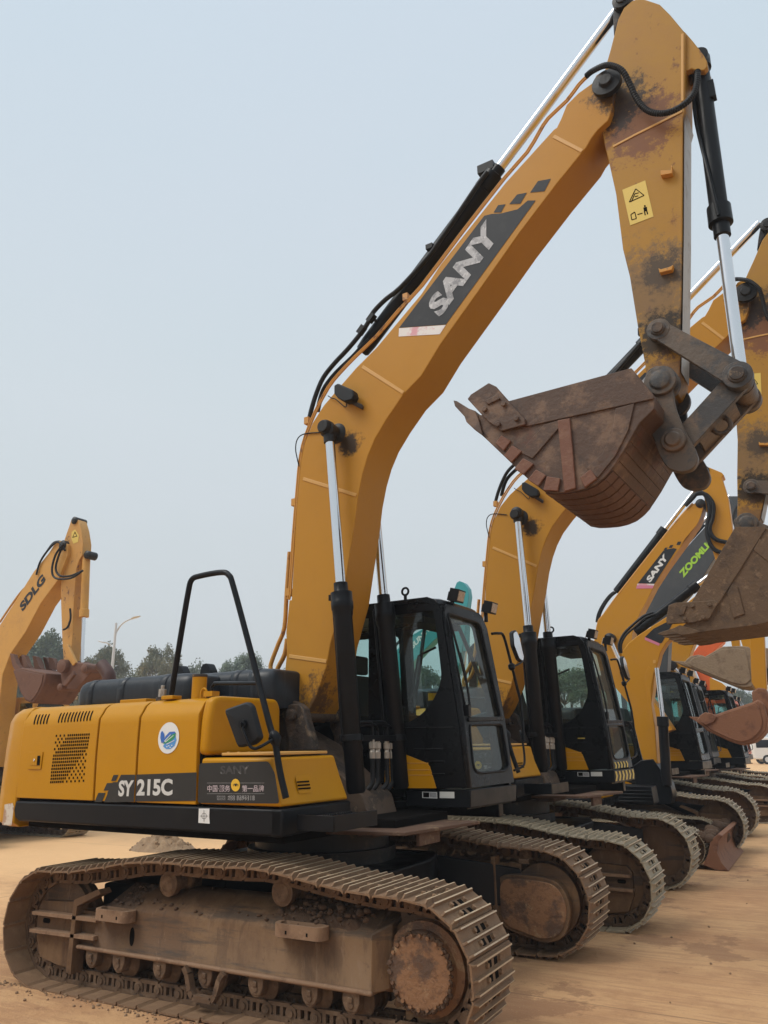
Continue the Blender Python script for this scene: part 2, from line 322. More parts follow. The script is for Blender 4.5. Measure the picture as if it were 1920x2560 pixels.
def rr(pts,r=.06,k=4):     # round the corners of a 2D polygon
    out=[]; n=len(pts)
    for i in range(n):
        a,b,c=Vector(pts[i-1]),Vector(pts[i]),Vector(pts[(i+1)%n])
        q=min(r,(a-b).length*.45,(c-b).length*.45); p=b+(a-b).normalized()*q; s=b+(c-b).normalized()*q
        for j in range(k+1):
            t=j/k; out.append((p*(1-t)**2+b*2*t*(1-t)+s*t*t))
    return [(v.x,v.y) for v in out]
def make_undercarriage(root,cx=0,flip=False,shoe_mat='track',shoes=True,detail=True):
    """two tracks with their frames, and the car body between them"""
    global SHOE
    base=Matrix.Translation((cx,0,0)) @ (Matrix.Rotation(math.pi,4,'Z') if flip else Matrix.Identity(4)) @ Matrix.Translation((-.115,0,0))
    parts=[]
    def fin(o): o.matrix_local=base; parts.append(o); return o
    for s in(-1,1):
        st=track_stations(phase=.15 if s<0 else .55); yc=1.19*s
        ch=fin(chain_mb(st,yc).build('track_chain','link',root))
        if shoes:
            for c,a in st:
                if SHOE is None:
                    SHOE=shoe_mb().build('track_shoe',[shoe_mat,'gap',shoe_mat,'grouser'],None,ang=30); o=SHOE
                else: o=SHOE.copy(); col.objects.link(o)
                o.parent=ch; o.matrix_local=Matrix.Translation((c.x,yc,c.z))@Matrix.Rotation(a,4,'Y')@Matrix.Rotation(random.uniform(-.012,.012),4,'Y')
                if o.data.materials[0]!=M[shoe_mat]:
                    for i in(0,2): o.material_slots[i].link='OBJECT'; o.material_slots[i].material=M[shoe_mat]
        else:
            mb=MB(); src=shoe_mb()
            for c,a in st:
                Rm=Matrix.Rotation(a,3,'Y'); o0=len(mb.v)
                mb.v+=[tuple(Rm@Vector(v)+Vector((c.x,yc,c.z))) for v in src.v]; mb.f+=[[i+o0 for i in f] for f in src.f]; mb.m+=src.m
            sh=mb.build('track_shoes',[shoe_mat,'gap',shoe_mat,'grouser'],ch,ang=30); tag(sh,kind=None)
        Y=lambda v:v*s
        f=MB()
        # main beam: vertical outer side and sloping roof
        sec=[(Y(.99),.29),(Y(1.355),.29),(Y(1.36),.30),(Y(1.36),.555),(Y(1.345),.585),(Y(1.18),.70),(Y(.99),.70)]
        f.loops([[( -1.0,a,min(b,.50) if b>.5 else b) for a,b in sec],[(-.55,a,b) for a,b in sec],[(1.40,a,b) for a,b in sec]])
        f.mi=1; f.box((.12,Y(1.185),.285),(2.55,.40,.028)); f.mi=0
        f.add([(1.385,Y(1.375),.28),(1.48,Y(1.30),.30),(1.50,Y(1.30),.66),(1.385,Y(1.375),.60),(1.385,Y(1.0),.28),(1.48,Y(1.0),.3),(1.50,Y(1.0),.7),(1.385,Y(1.0),.72)],[(0,1,2,3),(4,7,6,5),(0,4,5,1),(3,2,6,7),(0,3,7,4),(1,5,6,2)])
        fr=fin(f.build('track_frame',['frame','ribdust'],root,bevel=.012))
        y=MB()   # idler yoke with ribs
        y.prism([(-1.66,.30),(-1.665,.50),(-1.62,.555),(-1.19,.575),(-1.19,.12),(-1.40,.13),(-1.60,.165)],Y(1.27),Y(1.335))
        y.prism([(-1.20,.60),(-.95,.69),(-.92,.66),(-1.16,.56),(-1.165,.30),(-1.16,.105),(-1.215,.115)],Y(1.29),Y(1.40))
        y.mi=2; y.prism([(-1.66,.462),(-1.66,.487),(-.945,.497),(-.945,.468)],Y(1.30),Y(1.40)); y.prism([(-1.67,.338),(-1.67,.362),(-.955,.375),(-.955,.347)],Y(1.30),Y(1.40))
        y.mi=0; y.prism([(-1.2,.30),(-1.2,.52),(-.99,.52),(-.99,.30)],Y(1.0),Y(1.33))
        y.mi=1; y.prism(rr([(-1.60,.40),(-1.52,.40),(-1.52,.435),(-1.60,.435)],.02),Y(1.335),Y(1.338))
        y.build('idler_yoke',['frame','gap','ribdust'],fr,bevel=.006)
        if detail:
            for x0,x1,z in((-.93,-.56,.50),(.70,1.10,.545)):
                st_=MB()
                out=rr([(x0,1.355),(x1,1.355),(x1-.02,1.46),(x0+.02,1.46)],.07); inn=rr([(x0+.03,1.352),(x1-.03,1.352),(x1-.05,1.44),(x0+.05,1.44)],.06)
                st_.loops([[(a,Y(b),z) for a,b in out],[(a,Y(b),z+.075) for a,b in out],[(a,Y(b),z+.075) for a,b in inn],[(a,Y(b),z+.05) for a,b in inn]])
                st_.mi=1
                for q in(.3,.7): st_.box((x0+(x1-x0)*q,Y(1.4605),z+.03),(.012,.003,.02))
                st_.mi=0; st_.build('step',['ribdust','gap'],fr,bevel=.004)
            h=MB(); h.prism([( -.605+.022*math.cos(t),.40+.06*math.sin(t)) for t in [2*math.pi*i/20 for i in range(20)]],Y(1.359),Y(1.364)); h.build('access_hole','gap',fr)
        for X in(-1.0,-.72,-.32,.095,.52,.94,1.24):
            r=MB(); r.turn((X,Y(1.02),.205),(X,Y(1.34),.205),[(0,.04),(0,.085),(.05,.088),(.06,.105),(.075,.105),(.08,.085),(.22,.085),(.225,.105),(.24,.105),(.25,.088),(.27,.05),(.34,.05)],n=20)
            r.prism(rr([(X-.06,.28),(X+.06,.28),(X+.06,.215),(X+.035,.17),(X-.035,.17),(X-.06,.215)],.02),Y(1.31),Y(1.365))
            r.box((X,Y(1.37),.235),(.03,.016,.03)); r.cyl((X,Y(1.36),.205),(X,Y(1.372),.205),.02,n=10)
            r.build('track_roller','link',fr,bevel=.004)
        if detail:
            g=MB(); 
            for a,b in zip([(-.06,.275),(-.03,.235),(.0,.14),(.03,.105),(.19,.105),(.22,.14),(.25,.235),(.28,.275)],[(-.03,.235),(.0,.14),(.03,.105),(.19,.105),(.22,.14),(.25,.235),(.28,.275)]):
                pa=V(a[0],Y(1.36),a[1]); pb=V(b[0],Y(1.36),b[1]); n=(pb-pa).normalized().cross(V(0,1,0))*.018
                g.slab([pa-n,pa+n,pb+n,pb-n],(0,Y(.05),0))
            g.build('chain_guard','link',fr)
        for X,z in((-.357,.75),(.66,.765)):
            r=MB(); r.turn((X,Y(1.0),z),(X,Y(1.30),z),[(0,.05),(.06,.065),(.1,.085),(.13,.085),(.15,.06),(.22,.06),(.24,.085),(.29,.085),(.295,.06),(.3,.055),(.302,.02)],n=22); r.box((X,Y(1.02),z-.1),(.1,.06,.2))
            r.build('carrier_roller','link',fr)
        i=MB(); i.turn((XI,Y(1.07),ZI),(XI,Y(1.31),ZI),[(0,.07),(.02,.12),(.03,.27),(.05,.31),(.09,.31),(.095,.335),(.145,.335),(.15,.31),(.19,.31),(.21,.27),(.22,.1),(.24,.06)],n=40)
        i.build('idler_wheel','frame',fr)
        k=MB(); n=21
        ring=[]
        for j in range(n*4):
            t=2*math.pi*j/(n*4); q=(.335,.335,.292,.292)[j%4]; ring.append((XS+q*math.cos(t),ZS+q*math.sin(t)))
        k.prism(ring,Y(1.16),Y(1.22)); k.cyl((XS,Y(1.0),ZS),(XS,Y(1.24),ZS),.285,n=40)
        sp=k.build('sprocket','frame',fr)
        k=MB(); XC=XS+.018; k.turn((XS,Y(1.20),ZS),(XS,Y(1.36),ZS),[(0,.262),(.08,.255),(.10,.214),(.14,.205),(.153,.19),(.155,.15),(.156,.02)],n=44)
        k.mi=1; rnd=random.Random(3)
        for j in range(150):
            t=2*math.pi*j/150+rnd.uniform(-.03,.03); rad=.198+rnd.uniform(-.012,.008)+(.012 if -2.6<math.atan2(math.sin(t),math.cos(t))<-.4 else 0); k.blob((XS+rad*math.cos(t),Y(1.345+rnd.uniform(-.01,.006)),ZS+rad*math.sin(t)),rnd.uniform(.006,.017),j,sq=(1,.8,1))
        k.mi=0
        for j in range(22):
            t=2*math.pi*j/22+.1; k.cyl((XS+.19*math.cos(t),Y(1.35),ZS+.19*math.sin(t)),(XS+.19*math.cos(t),Y(1.366),ZS+.19*math.sin(t)),.012,n=6)
        
        k.build('drive_cover',['cover','mud','ribdust'],fr,bevel=0)
        mm=MB()   # travel motor housing plate on the inner side
        ov=rr([(1.30,.22),(1.30,.62),(1.60,.63),(1.86,.60),(1.95,.40),(1.87,.18),(1.70,.12)],.12,5)
        mm.prism(ov,Y(.985),Y(.90)); iv=[(1.63+(a-1.63)*.90,.38+(b-.38)*.88) for a,b in ov]; mm.mi=1; mm.prism(iv,Y(.90),Y(.888)); mm.mi=0
        mm.box((1.29,Y(.93),.45),(.04,.12,.62))
        mm.build('motor_cover',['frame','cover'],fr,bevel=.008)
        if detail:
            md=MB(); rnd=random.Random(11 if s<0 else 5)
            for j in range(240):
                X=rnd.choice([rnd.gauss(.95,.22),rnd.gauss(1.0,.25),rnd.gauss(-.5,.25),rnd.uniform(-.6,1.35)])
                if not -.9<X<1.36: continue
                u=rnd.random(); yy=1.34-.25*u; zz=.585+.11*u+ (rnd.uniform(.02,.075) if X>.6 else rnd.uniform(-.0,.02))
                md.blob((X,Y(yy),zz),rnd.choice([.010,.014,.02,.03])*rnd.uniform(.7,1.15) if X>.6 else rnd.uniform(.007,.022),j,sq=(1,rnd.uniform(.7,1),rnd.uniform(.5,.8)))
            from mathutils import noise as mn
            def mound(x0,x1,hh,sd):
                nx,nu=int((x1-x0)*90),26; vs=[];fs=[]
                for i in range(nx+1):
                    for k in range(nu+1):
                        X=x0+(x1-x0)*i/nx; u=k/nu; yy=1.35-.30*u; zb=.575+.13*u
                        ex=min(1,min(X-x0,x1-X)/.16); eu=min(1,min(u,1-u)/.16+.02); p=V(X*9+sd,yy*9,sd)
                        q=mn.fractal(p,1.,2.,4)*.5+.5; r_=mn.fractal(p*3.1,1.,2.,3)
                        vs.append((X,Y(yy),zb-.012+ex*eu*hh*(.35+.75*max(q,0))+ex*eu*.016*r_))
                for i in range(nx):
                    for k in range(nu): a=i*(nu+1)+k; fs.append((a,a+1,a+nu+2,a+nu+1))
                md.add(vs,fs)
            mound(.60,1.37,.075,3.3); mound(-.92,-.1,.03,8.1); mound(-.1,.62,.012,5.)
            tag(md.build('mud','mud',fr,ang=70),kind='stuff')
    # car body
    c=MB(); c.prismz(rr([(-.75,-.72),(.85,-.72),(1.0,-.3),(1.0,.3),(.85,.72),(-.75,.72),(-.9,.3),(-.9,-.3)],.1),.42,.80)
    for sy in(-1,1):
        for sx in(-1,1):
            x0=.115+sx*.35; x1=.115+sx*1.15
            w=.28
            c.loops([[(x0-w,sy*.5,.42),(x0+w,sy*.5,.42),(x0+w,sy*.5,.82),(x0-w,sy*.5,.82)],[(x1-w,sy*1.02,.36),(x1+w*.9,sy*1.02,.36),(x1+w*.9,sy*1.02,.66),(x1-w,sy*1.02,.66)]])
    fin(c.build('car_body','black',root,bevel=.015))
    b=MB(); b.cyl((.115,0,.80),(.115,0,.90),.62,n=48); b.cyl((.115,0,.90),(.115,0,1.06),.56,n=48); fin(b.build('swing_bearing','grease',root))
    return parts
# ------------------------------------------------------------------ front excavator, upper structure (traced on its real planes)
def hy(z):    # hood side profile, y as a function of z
    if z<1.6: return -1.36
    t=(z-1.6); return -1.36+.10*t*t+.02*t
HP=[(-1.36,1.298),(-1.36,1.45),(-1.36,1.6)]+[(hy(z),z) for z in(1.7,1.8,1.88,1.93)]+[(-1.31,1.975),(-1.285,2.015),(-1.245,2.043),(-1.19,2.058),(-1.1,2.064),(-.9,2.066)]
def hoodpanel(mb,x0,x1,lean,g=.0115):
    """one panel: hood profile swept from x0 to x1; the joints lean back a little with height"""
    X=lambda x,z:x+lean(z)
    out=[(a,b) for a,b in HP]; inn=[(a+.05,b-.05 if b>1.5 else b) for a,b in HP][::-1]
    pr=out+inn
    mb.loops([[(X(x0+g,b),a,b) for a,b in pr],[(X(x1-g,b),a,b) for a,b in pr]])
def surf(z,o=.0):
    if z<=1.93: return hy(z)-o
    for (a,b),(c,d) in zip(HP,HP[1:]):
        if b<=z<=d: return a+(c-a)*(z-b)/(d-b)-o*.8
    return HP[-1][0]
def onhood(f,x,y,o=.003):     # image point on the hood side -> 3D, following the profile
    p=at(f(x,y),y=-1.36)
    for _ in range(4): p=at(f(x,y),y=surf(p.z))
    return V(p.x,p.y-o,p.z)
def make_main(root):
    U=[]
    def up(o,parent=None):
        if o.parent is root: o.rotation_euler=(0,0,UY)
        U.append(o); return o
    g1=at(FD(140,1080),y=-1.36).x; g2=at(FD(918,1080),y=-1.36).x; g3=at(FD(1332,1080),y=-1.36).x; g4=at(FG(305,1040),y=-1.36).x
    lean=lambda z:-.045*max(0,(z-1.3)/.75)
    # --- counterweight, rounded in plan
    mb=MB(); prof=[(-1.36,-2.15),(-1.36,-2.32),(-1.30,-2.48),(-1.1,-2.62),(-.7,-2.76),(-.3,-2.83),(0,-2.85),(.3,-2.83),(.7,-2.76),(1.1,-2.62),(1.30,-2.48),(1.36,-2.32),(1.36,-2.15)]
    rings=[]
    for z,ins,dx in((1.06,.06,.02),(1.10,.0,0),(1.30,-.0,0),(1.7,.015,.0),(1.93,.03,.0),(2.0,.06,.0),(2.05,.12,.0),(2.065,.2,0)):
        rings.append([(min(x+ins*.7,-2.15)+lean(z)+dx, y*(1-ins/1.6),z) for y,x in prof])
    mb.loops(rings); cw=up(mb.build('counterweight','hood',root,bevel=.01))
    mb=MB(); mb.prism([(-2.30,1.075),(-2.165,1.075),(-2.165,1.225),(-2.19,1.255),(-2.30,1.24)],-1.362,-1.3625); mb.build('bare_patch','cream',cw)
    # --- doors along the right side
    doors=[]
    for i,(a,b) in enumerate(((g1,g2),(g2,g3),(g3,g4))):
        mb=MB(); hoodpanel(mb,a,b,lean); d=up(mb.build('side_door','hood',root,bevel=.005,ang=50)); doors.append(d)
    mb=MB(); pr=[(a+.035,b-.03) for a,b in HP]+[(-.6,2.03),(-.6,1.3)]
    mb.loops([[(x+lean(b),a,b) for a,b in pr] for x in(g1-.02,g4+.02)]); up(mb.build('engine_bay','gap',root))
    # louvres and perforated field on the rear door
    def slots(n,x0,dx,y0,y1,sl,dy):
        mb=MB()
        for k in range(n):
            x=x0+dx*k; yb=y0+dy*k; yt=y1+dy*k; ring=[]
            for t in range(7):
                u=t/6; yy=yb+(yt-yb)*u; xx=x+sl*(.35*u+.65*u*u); w=6.5*(1 if 0<t<6 else .5)
                ring.append([onhood(FD,xx-w,yy,.0025),onhood(FD,xx+w,yy,.0025),onhood(FD,xx+w,yy,-.01),onhood(FD,xx-w,yy,-.01)])
            mb.loops(ring)
        mb.build('louvre','gap',doors[0])
    slots(5,337,31,283,182,30,-1.5); slots(11,577,31.2,266,165,32,-2.1)
    rows=[([558,597,636],675,880,[]),([575,612],652,875,[]),([550,589],628,870,[]),([567],604,865,[]),([541],580,860,[]),([],555,838,[]),([],533,815,[850]),([],527,790,[825]),([],525,767,[802,843]),([],520,742,[778,820]),([],515,718,[753,795,836]),([],512,690,[730,772,813]),([],510,668,[706,748,790,831]),([],507,645,[684,725,766,807]),([],503,622,[660,702,742,783,825])]
    mb=MB()
    for r,(pre,a,b,post) in enumerate(rows):
        y=387+32.5*r; n=max(1,round((b-a)/19.6)); xs=pre+[a+(b-a)*i/n for i in range(n+1)]+post
        for x in xs:
            yy=y-(x-700)*.045
            mb.sheet([onhood(FD,x-6.5,yy+11,.0025),onhood(FD,x+6.5,yy+10.6,.0025),onhood(FD,x+8,yy-11,.0025),onhood(FD,x-5,yy-10.6,.0025)])
    mb.build('perforated_grille','gap',doors[0])
    mb=MB(); q=lambda x,y,o=.003:onhood(FD,x,y,o)
    mb.slab([q(282,722),q(408,722),q(430,552),q(292,552)],(0,-.006,0)); mb.mi=1; mb.slab([q(308,680,.01),q(375,685,.01),q(382,590,.01),q(318,590,.01)],(0,-.004,0)); mb.mi=2; mb.slab([q(377,685,.01),q(402,683,.01),q(408,588,.01),q(384,590,.01)],(0,-.003,0))
    c=q(354,634,.012); mb.mi=3; mb.cyl(c,c+V(0,-.008,0),.010,n=12); mb.build('door_latch',['hood','hood','gap','chrome'],doors[0],bevel=.003)
    # decal band with the model number
    qd=lambda x,y,o=.004:onhood(FD,x,y,o); qg=lambda x,y,o=.004:onhood(FG,x,y,o)
    mb=MB()
    mb.sheet([qd(936,1047),qd(1008,1047),qd(1046,956),qd(975,956)]); mb.sheet([qd(1026,934),qd(1082,932),qd(1114,858),qd(1060,860)]); mb.sheet([qd(1100,840),qd(1144,838),qd(1174,778),qd(1124,780)])
    mb.sheet([qd(1030,1050),qd(1324,1045),qd(1340,776),qd(1198,778),qd(1162,850),qd(1118,852),qd(1062,960),qd(1066,962)])
    mb.mi=1; lettering(mb,'SY',[qd(1172,992,.006),qd(1312,990,.006),qd(1330,830,.006),qd(1182,834,.006)],.04)
    mb.build('stripe_decal',['decalblack','letterclean'],doors[1])
    mb=MB(); mb.sheet([qd(1338,1042),qg(300,1002),qg(308,766),qd(1350,776)]); mb.mi=1
    lettering(mb,'215C',[qd(1352,984,.006),qg(108,958,.006),qg(110,818,.006),qd(1362,822,.006)],.04)
    mb.build('stripe_decal',['decalblack','letterclean'],doors[2])
    # round leaf emblem
    qr=lambda x,y,o=.004:onhood(R1,x,y,o); mb=MB(); cx,cy,a,b=730,976,45,68
    ell=lambda k,o,cx=cx,cy=cy:[qr(cx+a*k*math.cos(t)+ (-6*math.sin(t)*k),cy+b*k*math.sin(t),o) for t in [2*math.pi*i/40 for i in range(40)]]
    mb.sheet(ell(1,.004)); mb.mi=1; mb.sheet([qr(x,y,.0055) for x,y in((706,1012),(714,1000),(735,975),(760,965),(765,985),(756,1010),(738,1024),(720,1024))])
    mb.mi=2; mb.sheet([qr(x,y,.0065) for x,y in((700,998),(695,975),(697,955),(703,945),(712,958),(713,978),(708,992))]); mb.sheet([qr(x,y,.0065) for x,y in((704,1000),(718,968),(735,950),(757,948),(762,955),(748,962),(728,980))])
    mb.mi=3; mb.sheet([qr(x,y,.0072) for x,y in((706,1002),(728,978),(748,960),(763,955),(757,975),(738,992),(716,1000))])
    mb.mi=0
    for (x0,y0,x1,y1) in((712,990,740,960),(716,993,752,964),(722,1002,756,985)):
        mb.sheet([qr(x0,y0,.008),qr(x0+2,y0+2.5,.008),qr(x1+1,y1+2,.008),qr(x1,y1,.008)])
    for x,y in((732,1010),(745,1008),(738,1017),(724,1014)): mb.sheet([qr(x+3*math.cos(t),y+3*math.sin(t),.007) for t in [k*1.05 for k in range(6)]])
    mb.build('leaf_emblem',['white','blue2','blue','green'],doors[2])
    # --- black side skirt
    bl=at(FD(145,1225),y=-1.36); br=at(FG(1020,1258),y=-1.36); tr=at(FG(1020,1065),y=-1.36); tl=at(FD(138,1092),y=-1.36)
    XF=.79
    mb=MB(); out=[(tl.x,1.272),(tl.x-.012,1.19),(tl.x+.02,1.125),(tl.x+.07,1.10),(XF,1.10),(XF,1.272)]
    mb.prism([( -2.15,1.275),(-2.165,1.20),(-2.14,1.14),(-2.08,1.115),(XF,1.115),(XF,1.288)],-1.362,-1.22)
    # front return of the skirt
    mb.prismx([(-1.362,1.112),(-1.362,1.289),(-.55,1.295),(-.55,1.14)],XF-.1,XF+.002)
    sk=up(mb.build('side_skirt','black',root,bevel=.016,seg=3))
    mb=MB(); qs=lambda x,y,o=0: at(FG(x,y),y=-1.3645-o)
    mb.sheet([qs(318,1185),qs(360,1188),qs(412,1192),qs(408,1130),qs(411,1066),qs(322,1066)]); mb.mi=1
    cc=(365,1128)
    for k in range(16):
        t0=2*math.pi*k/16;t1=2*math.pi*(k+1)/16; P=lambda t,r:qs(cc[0]+r*.85*math.cos(t),cc[1]+r*math.sin(t),.0015)
        mb.sheet([P(t0,22),P(t1,22),P(t1,25),P(t0,25)])
    for (x0,y0,x1,y1) in((332,1127,398,1130),(363,1080,366,1174)): mb.sheet([qs(x0,y1,.0015),qs(x1,y1,.0015),qs(x1,y0,.0015),qs(x0,y0,.0015)])
    mb.build('target_sticker',['white','gap'],sk)
    mb=MB(); mb.box((.98,-.98,1.215),(.30,.52,.03)); mb.box((1.125,-.98,1.20),(.015,.52,.10)); mb.box((.98,-1.245,1.20),(.3,.012,.10))
    for k in range(16): mb.cyl((1.06,-1.20+.028*k,1.23),(1.06,-1.20+.028*k,1.242),.01,.006,n=8)
    for k in range(16): mb.cyl((.95,-1.20+.028*k,1.23),(.95,-1.20+.028*k,1.242),.01,.006,n=8)
    up(mb.build('tread_step','black',root,bevel=.003))
    # --- upper tank box, lower storage box
    XT=.063
    mb=MB(); mb.prismx(rr([(-1.345,1.635),(-1.335,1.9),(-1.30,2.05),(-1.2,2.066),(-.56,2.066),(-.515,2.0),(-.505,1.635)],.05),g4+lean(1.7)-.015,XT)
    tk=up(mb.build('tank_box','hood',root,bevel=.035,seg=4))
    mb=MB(); qt=lambda x,y:at(FG(x,y),x=XT+.004); lettering(mb,'SANY',[qt(545,440),qt(893,395),qt(880,320),qt(540,355)],.03); b=mb.build('raised_lettering','hood',tk)
    bb=at(FG(1005,1050),y=-1.36); bt=at(FG(918,668),y=-1.36)
    XB,XBT=bb.x,bt.x
    zb0,zb1=1.302,1.618
    mb=MB(); ry=-.56
    lf=g4+.012
    ring0=[(lf,-1.36,zb0),(XB,-1.36,zb0),(XB,ry,zb0),(lf,ry,zb0)]
    mb.loops([[(lf,-1.36,zb0),(XB,-1.36,zb0),(XB,ry,zb0),(lf,ry,zb0)],[(lf,-1.36,zb0+.16),(XB-.08,-1.36,zb0+.16),(XB-.06,ry-.02,zb0+.16),(lf,ry,zb0+.16)],[(lf,-1.352,zb1),(XBT,-1.352,zb1),(XBT+.03,ry-.09,zb1+.005),(lf,ry,zb1)]])
    sb=up(mb.build('storage_box','hood',root,bevel=.022,seg=3))
    fn=lambda: None
    n=(V(XBT,-1.352,zb1)-V(XB,-1.36,zb0)).cross(V(.02,.8,0)).normalized()
    # front face is two bands; use the chord plane for its grille
    P0=V(XB-.08,-1.36,zb0+.16); P1=V(XB-.06,ry-.02,zb0+.16); P2_=V(XBT+.03,ry-.09,zb1+.005); nf=(P1-P0).cross(P2_-P0).normalized(); Q0=V(XB,-1.36,zb0); Q1=V(XB,ry,zb0); nl=(Q1-Q0).cross(P1-Q0).normalized()
    if nf.x<0: nf=-nf
    if nl.x<0: nl=-nl
    def onfront(x,y,o=.003):
        p=at(FG(x,y),pl=(P0,nf)); p2=at(FG(x,y),pl=(Q0,nl))
        return p+nf*o if p.z>zb0+.16 else p2+nl*o
    mb=MB(); o=rr([(1118,790),(1238,782),(1262,935),(1150,945)],14); mb.sheet([onfront(x,y,.002) for x,y in o])
    mb.mi=1
    for k in range(4):
        y=817+27.5*k; x=1124+6*k; mb.sheet([onfront(x,y+11,.006),onfront(x+104,y+5,.006),onfront(x+102,y-9,.006),onfront(x-1,y-1,.006)])
    mb.build('vent_grille',['hood','gap'],sb)
    mb=MB(); mb.slab([(g4+.16,-1.30,zb1+.014),(XBT-.02,-1.30,zb1+.014),(XBT+.0,ry-.14,zb1+.017),(g4+.16,ry-.1,zb1+.017)],(0,0,.02))
    for k in range(4):
        X=g4+.2+.1*k; mb.cyl((X,-1.27,zb1+.03),(X,-1.27,zb1+.04),.012,n=8)
    up(mb.build('cover_plate','rim',root,bevel=.006))
    qb=lambda x,y,o=.003: at(FG(x,y),y=-1.3605-o)
    mb=MB(); mb.sheet([qb(x,y) for x,y in rr([(325,690),(900,675),(952,770),(990,1025),(312,1020)],26)])
    mb.mi=1; lettering(mb,'SANY',[qb(502,782,.005),qb(742,780,.005),qb(742,708,.005),qb(502,712,.005)],.03)
    mb.mi=2; mb.sheet([qb(626+37*math.cos(t),872+52*math.sin(t),.007) for t in [2*math.pi*i/32 for i in range(32)]])
    mb.mi=0
    lettering(mb,'2♥5',[qb(604,884,.0085),qb(650,884,.0085),qb(650,858,.0085),qb(604,858,.0085)],.01)
    mb.mi=3
    for (a,b) in(('中国·服务',(393,582)),('第一品牌',(680,862))): lettering(mb,a,[qb(b[0],930,.005),qb(b[1],926,.005),qb(b[1],872,.005),qb(b[0],872,.005)],.01)
    mb.mi=4
    for y in(853,942): mb.sheet([qb(390,y+2.5,.0045),qb(865,y+2.5,.0045),qb(865,y,.0045),qb(390,y,.0045)])
    for t,y in(('400 8282318',978),('400 8879318',998)): lettering(mb,t,[qb(560,y,.005),qb(785,y,.005),qb(785,y-20,.005),qb(560,y-20,.005)],.005)
    for t,y in(('购机热线',976),('服务热线',997)): lettering(mb,t,[qb(472,y,.005),qb(542,y,.005),qb(542,y-18,.005),qb(472,y-18,.005)],.0)
    mb.build('service_decal',['decalblack','fadeletter','coin','pinktext','smalltext'],sb)
    # --- handrail, its brace, mirror
    mb=MB(); pts=[at(p,y=-1.3+dy) for p,dy in(((428,1737),.08),((452,1590),.02),((470,1484),0),((479,1450),0),((500,1440),0),((553,1431),0),((572,1438),0),((584,1468),0),((630,1640),0),((674,1812),-.05),((686,1847),-.07),((700,1930),-.08),((715,1995),-.075))]
    path=[pts[0],pts[1]]+[pts[2]]+[pts[3],pts[4],pts[5],pts[6],pts[7]]+pts[8:]
    mb.tube(path,.023,n=14,smooth=4); hr=up(mb.build('handrail','black',root))
    p=pts[10]; mb=MB(); mb.turn(p+V(-.012,-.0,.05),p+V(.03,0,-.07),[(0,.02),(.02,.036),(.05,.044),(.08,.036),(.11,.02)],n=16); mb.cyl(p,p+V(0,-.05,0),.012,n=8); mb.build('clamp_joint','black',hr)
    mb=MB(); a=V(XT-.15,-1.18,2.066); mb.box(a+V(0,0,.02),(.09,.08,.04)); bpt=at((652,1708),y=-1.28)
    mb.mi=1; mb.tube([a+V(0,0,.03),a+V(0,0,.075),a+V(.03,-.005,.10),bpt],.014,n=10); up(mb.build('handrail_brace',['hood','black'],root))
    ym=-1.50
    qm=lambda x,y,o=0: at(FG(x,y),y=ym+o)
    mb=MB(); outl=[qm(x,y) for x,y in rr([(553,248),(748,180),(790,212),(862,480),(805,535),(668,562)],24,4)]
    cen=sum(outl,V(0,0,0))/len(outl); 
    mb.loops([[p+V(0,.0,0) for p in outl],[cen+(p-cen)*1.0+V(0,-.02,0) for p in outl],[cen+(p-cen)*.9+V(0,-.04,0) for p in outl],[cen+(p-cen)*.5+V(0,-.048,0) for p in outl]])
    mi=up(mb.build('rear_mirror','rubber',root))
    mb=MB(); mb.cyl(cen+V(0,-.04,0),cen+V(0,-.075,0),.03,n=14); mb.cyl(cen+V(0,-.07,0),cen+V(0,-.09,0),.014,n=10)
    mb.tube([cen+V(0,-.07,-.01),qm(712,470,-.07),qm(745,545,-.06),qm(780,568,-.05),qm(820,560,-.03),qm(910,510,.06),p],.011,smooth=4); mb.build('mirror_arm','black',mi)
    # --- things on top of the hood
    mb=MB(); b0=at(FN(974,300),y=-1.12); zt=at(FN(974,150),y=-1.12).z; mb.cyl((b0.x,-1.12,2.05),(b0.x,-1.12,zt-.012),.058,n=28); mb.mi=1; mb.cyl((b0.x,-1.12,zt-.014),(b0.x,-1.12,zt+.008),.061,n=28)
    up(mb.build('filler_neck',['hood','foot'],root,bevel=.004))
    mb=MB(); c=at(FN(1012,300),y=-1.18); mb.tube([c+V(-.03,0,-.02),c+V(-.028,0,.03),c+V(0,0,.05),c+V(.028,0,.03),c+V(.03,0,-.02)],.008,smooth=4); up(mb.build('lifting_eye','hood',root))
    mb=MB(); c=at(FN(693,310),y=-1.12); mb.cyl((c.x,c.y,2.06),(c.x,c.y,2.09),.05,n=24); mb.mi=1; mb.cyl((c.x,c.y,2.09),(c.x,c.y,2.155),.032,n=6); mb.cyl((c.x,c.y,2.155),(c.x,c.y,2.185),.016,n=10); up(mb.build('filler_cap',['foot','bright'],root,bevel=.003))
    mb=MB(); c=at(FN(765,310),y=-1.2); mb.box((c.x,-1.2,2.075),(.13,.1,.03)); mb.box((at(FN(590,330),y=-1.0).x,-1.02,2.07),(.32,.3,.03)); up(mb.build('rail_bracket','hood',root,bevel=.005))
    # black moulded engine covers
    def cover(name,xa,xb,y0,y1,z1,rib):
        mb=MB(); z0=2.0; sec=rr([(y0,z0),(y0-.0,z1),(y1,z1),(y1,z0)],.12,6); 
        xs=[xa,xa+.02,xa+.06,xa+.13]+[xa+.13+(xb-xa-.26)*i/6 for i in range(1,6)]+[xb-.13,xb-.06,xb-.02,xb]
        ins=[.12,.06,.02,0]+[0]*5+[0,.02,.06,.12]; yc=(y0+y1)/2
        mb.loops([[(x,yc+(a-yc)*(1-i*.5),z0+(b-z0)*(1-i*.9)) for a,b in sec] for x,i in zip(xs,ins)])
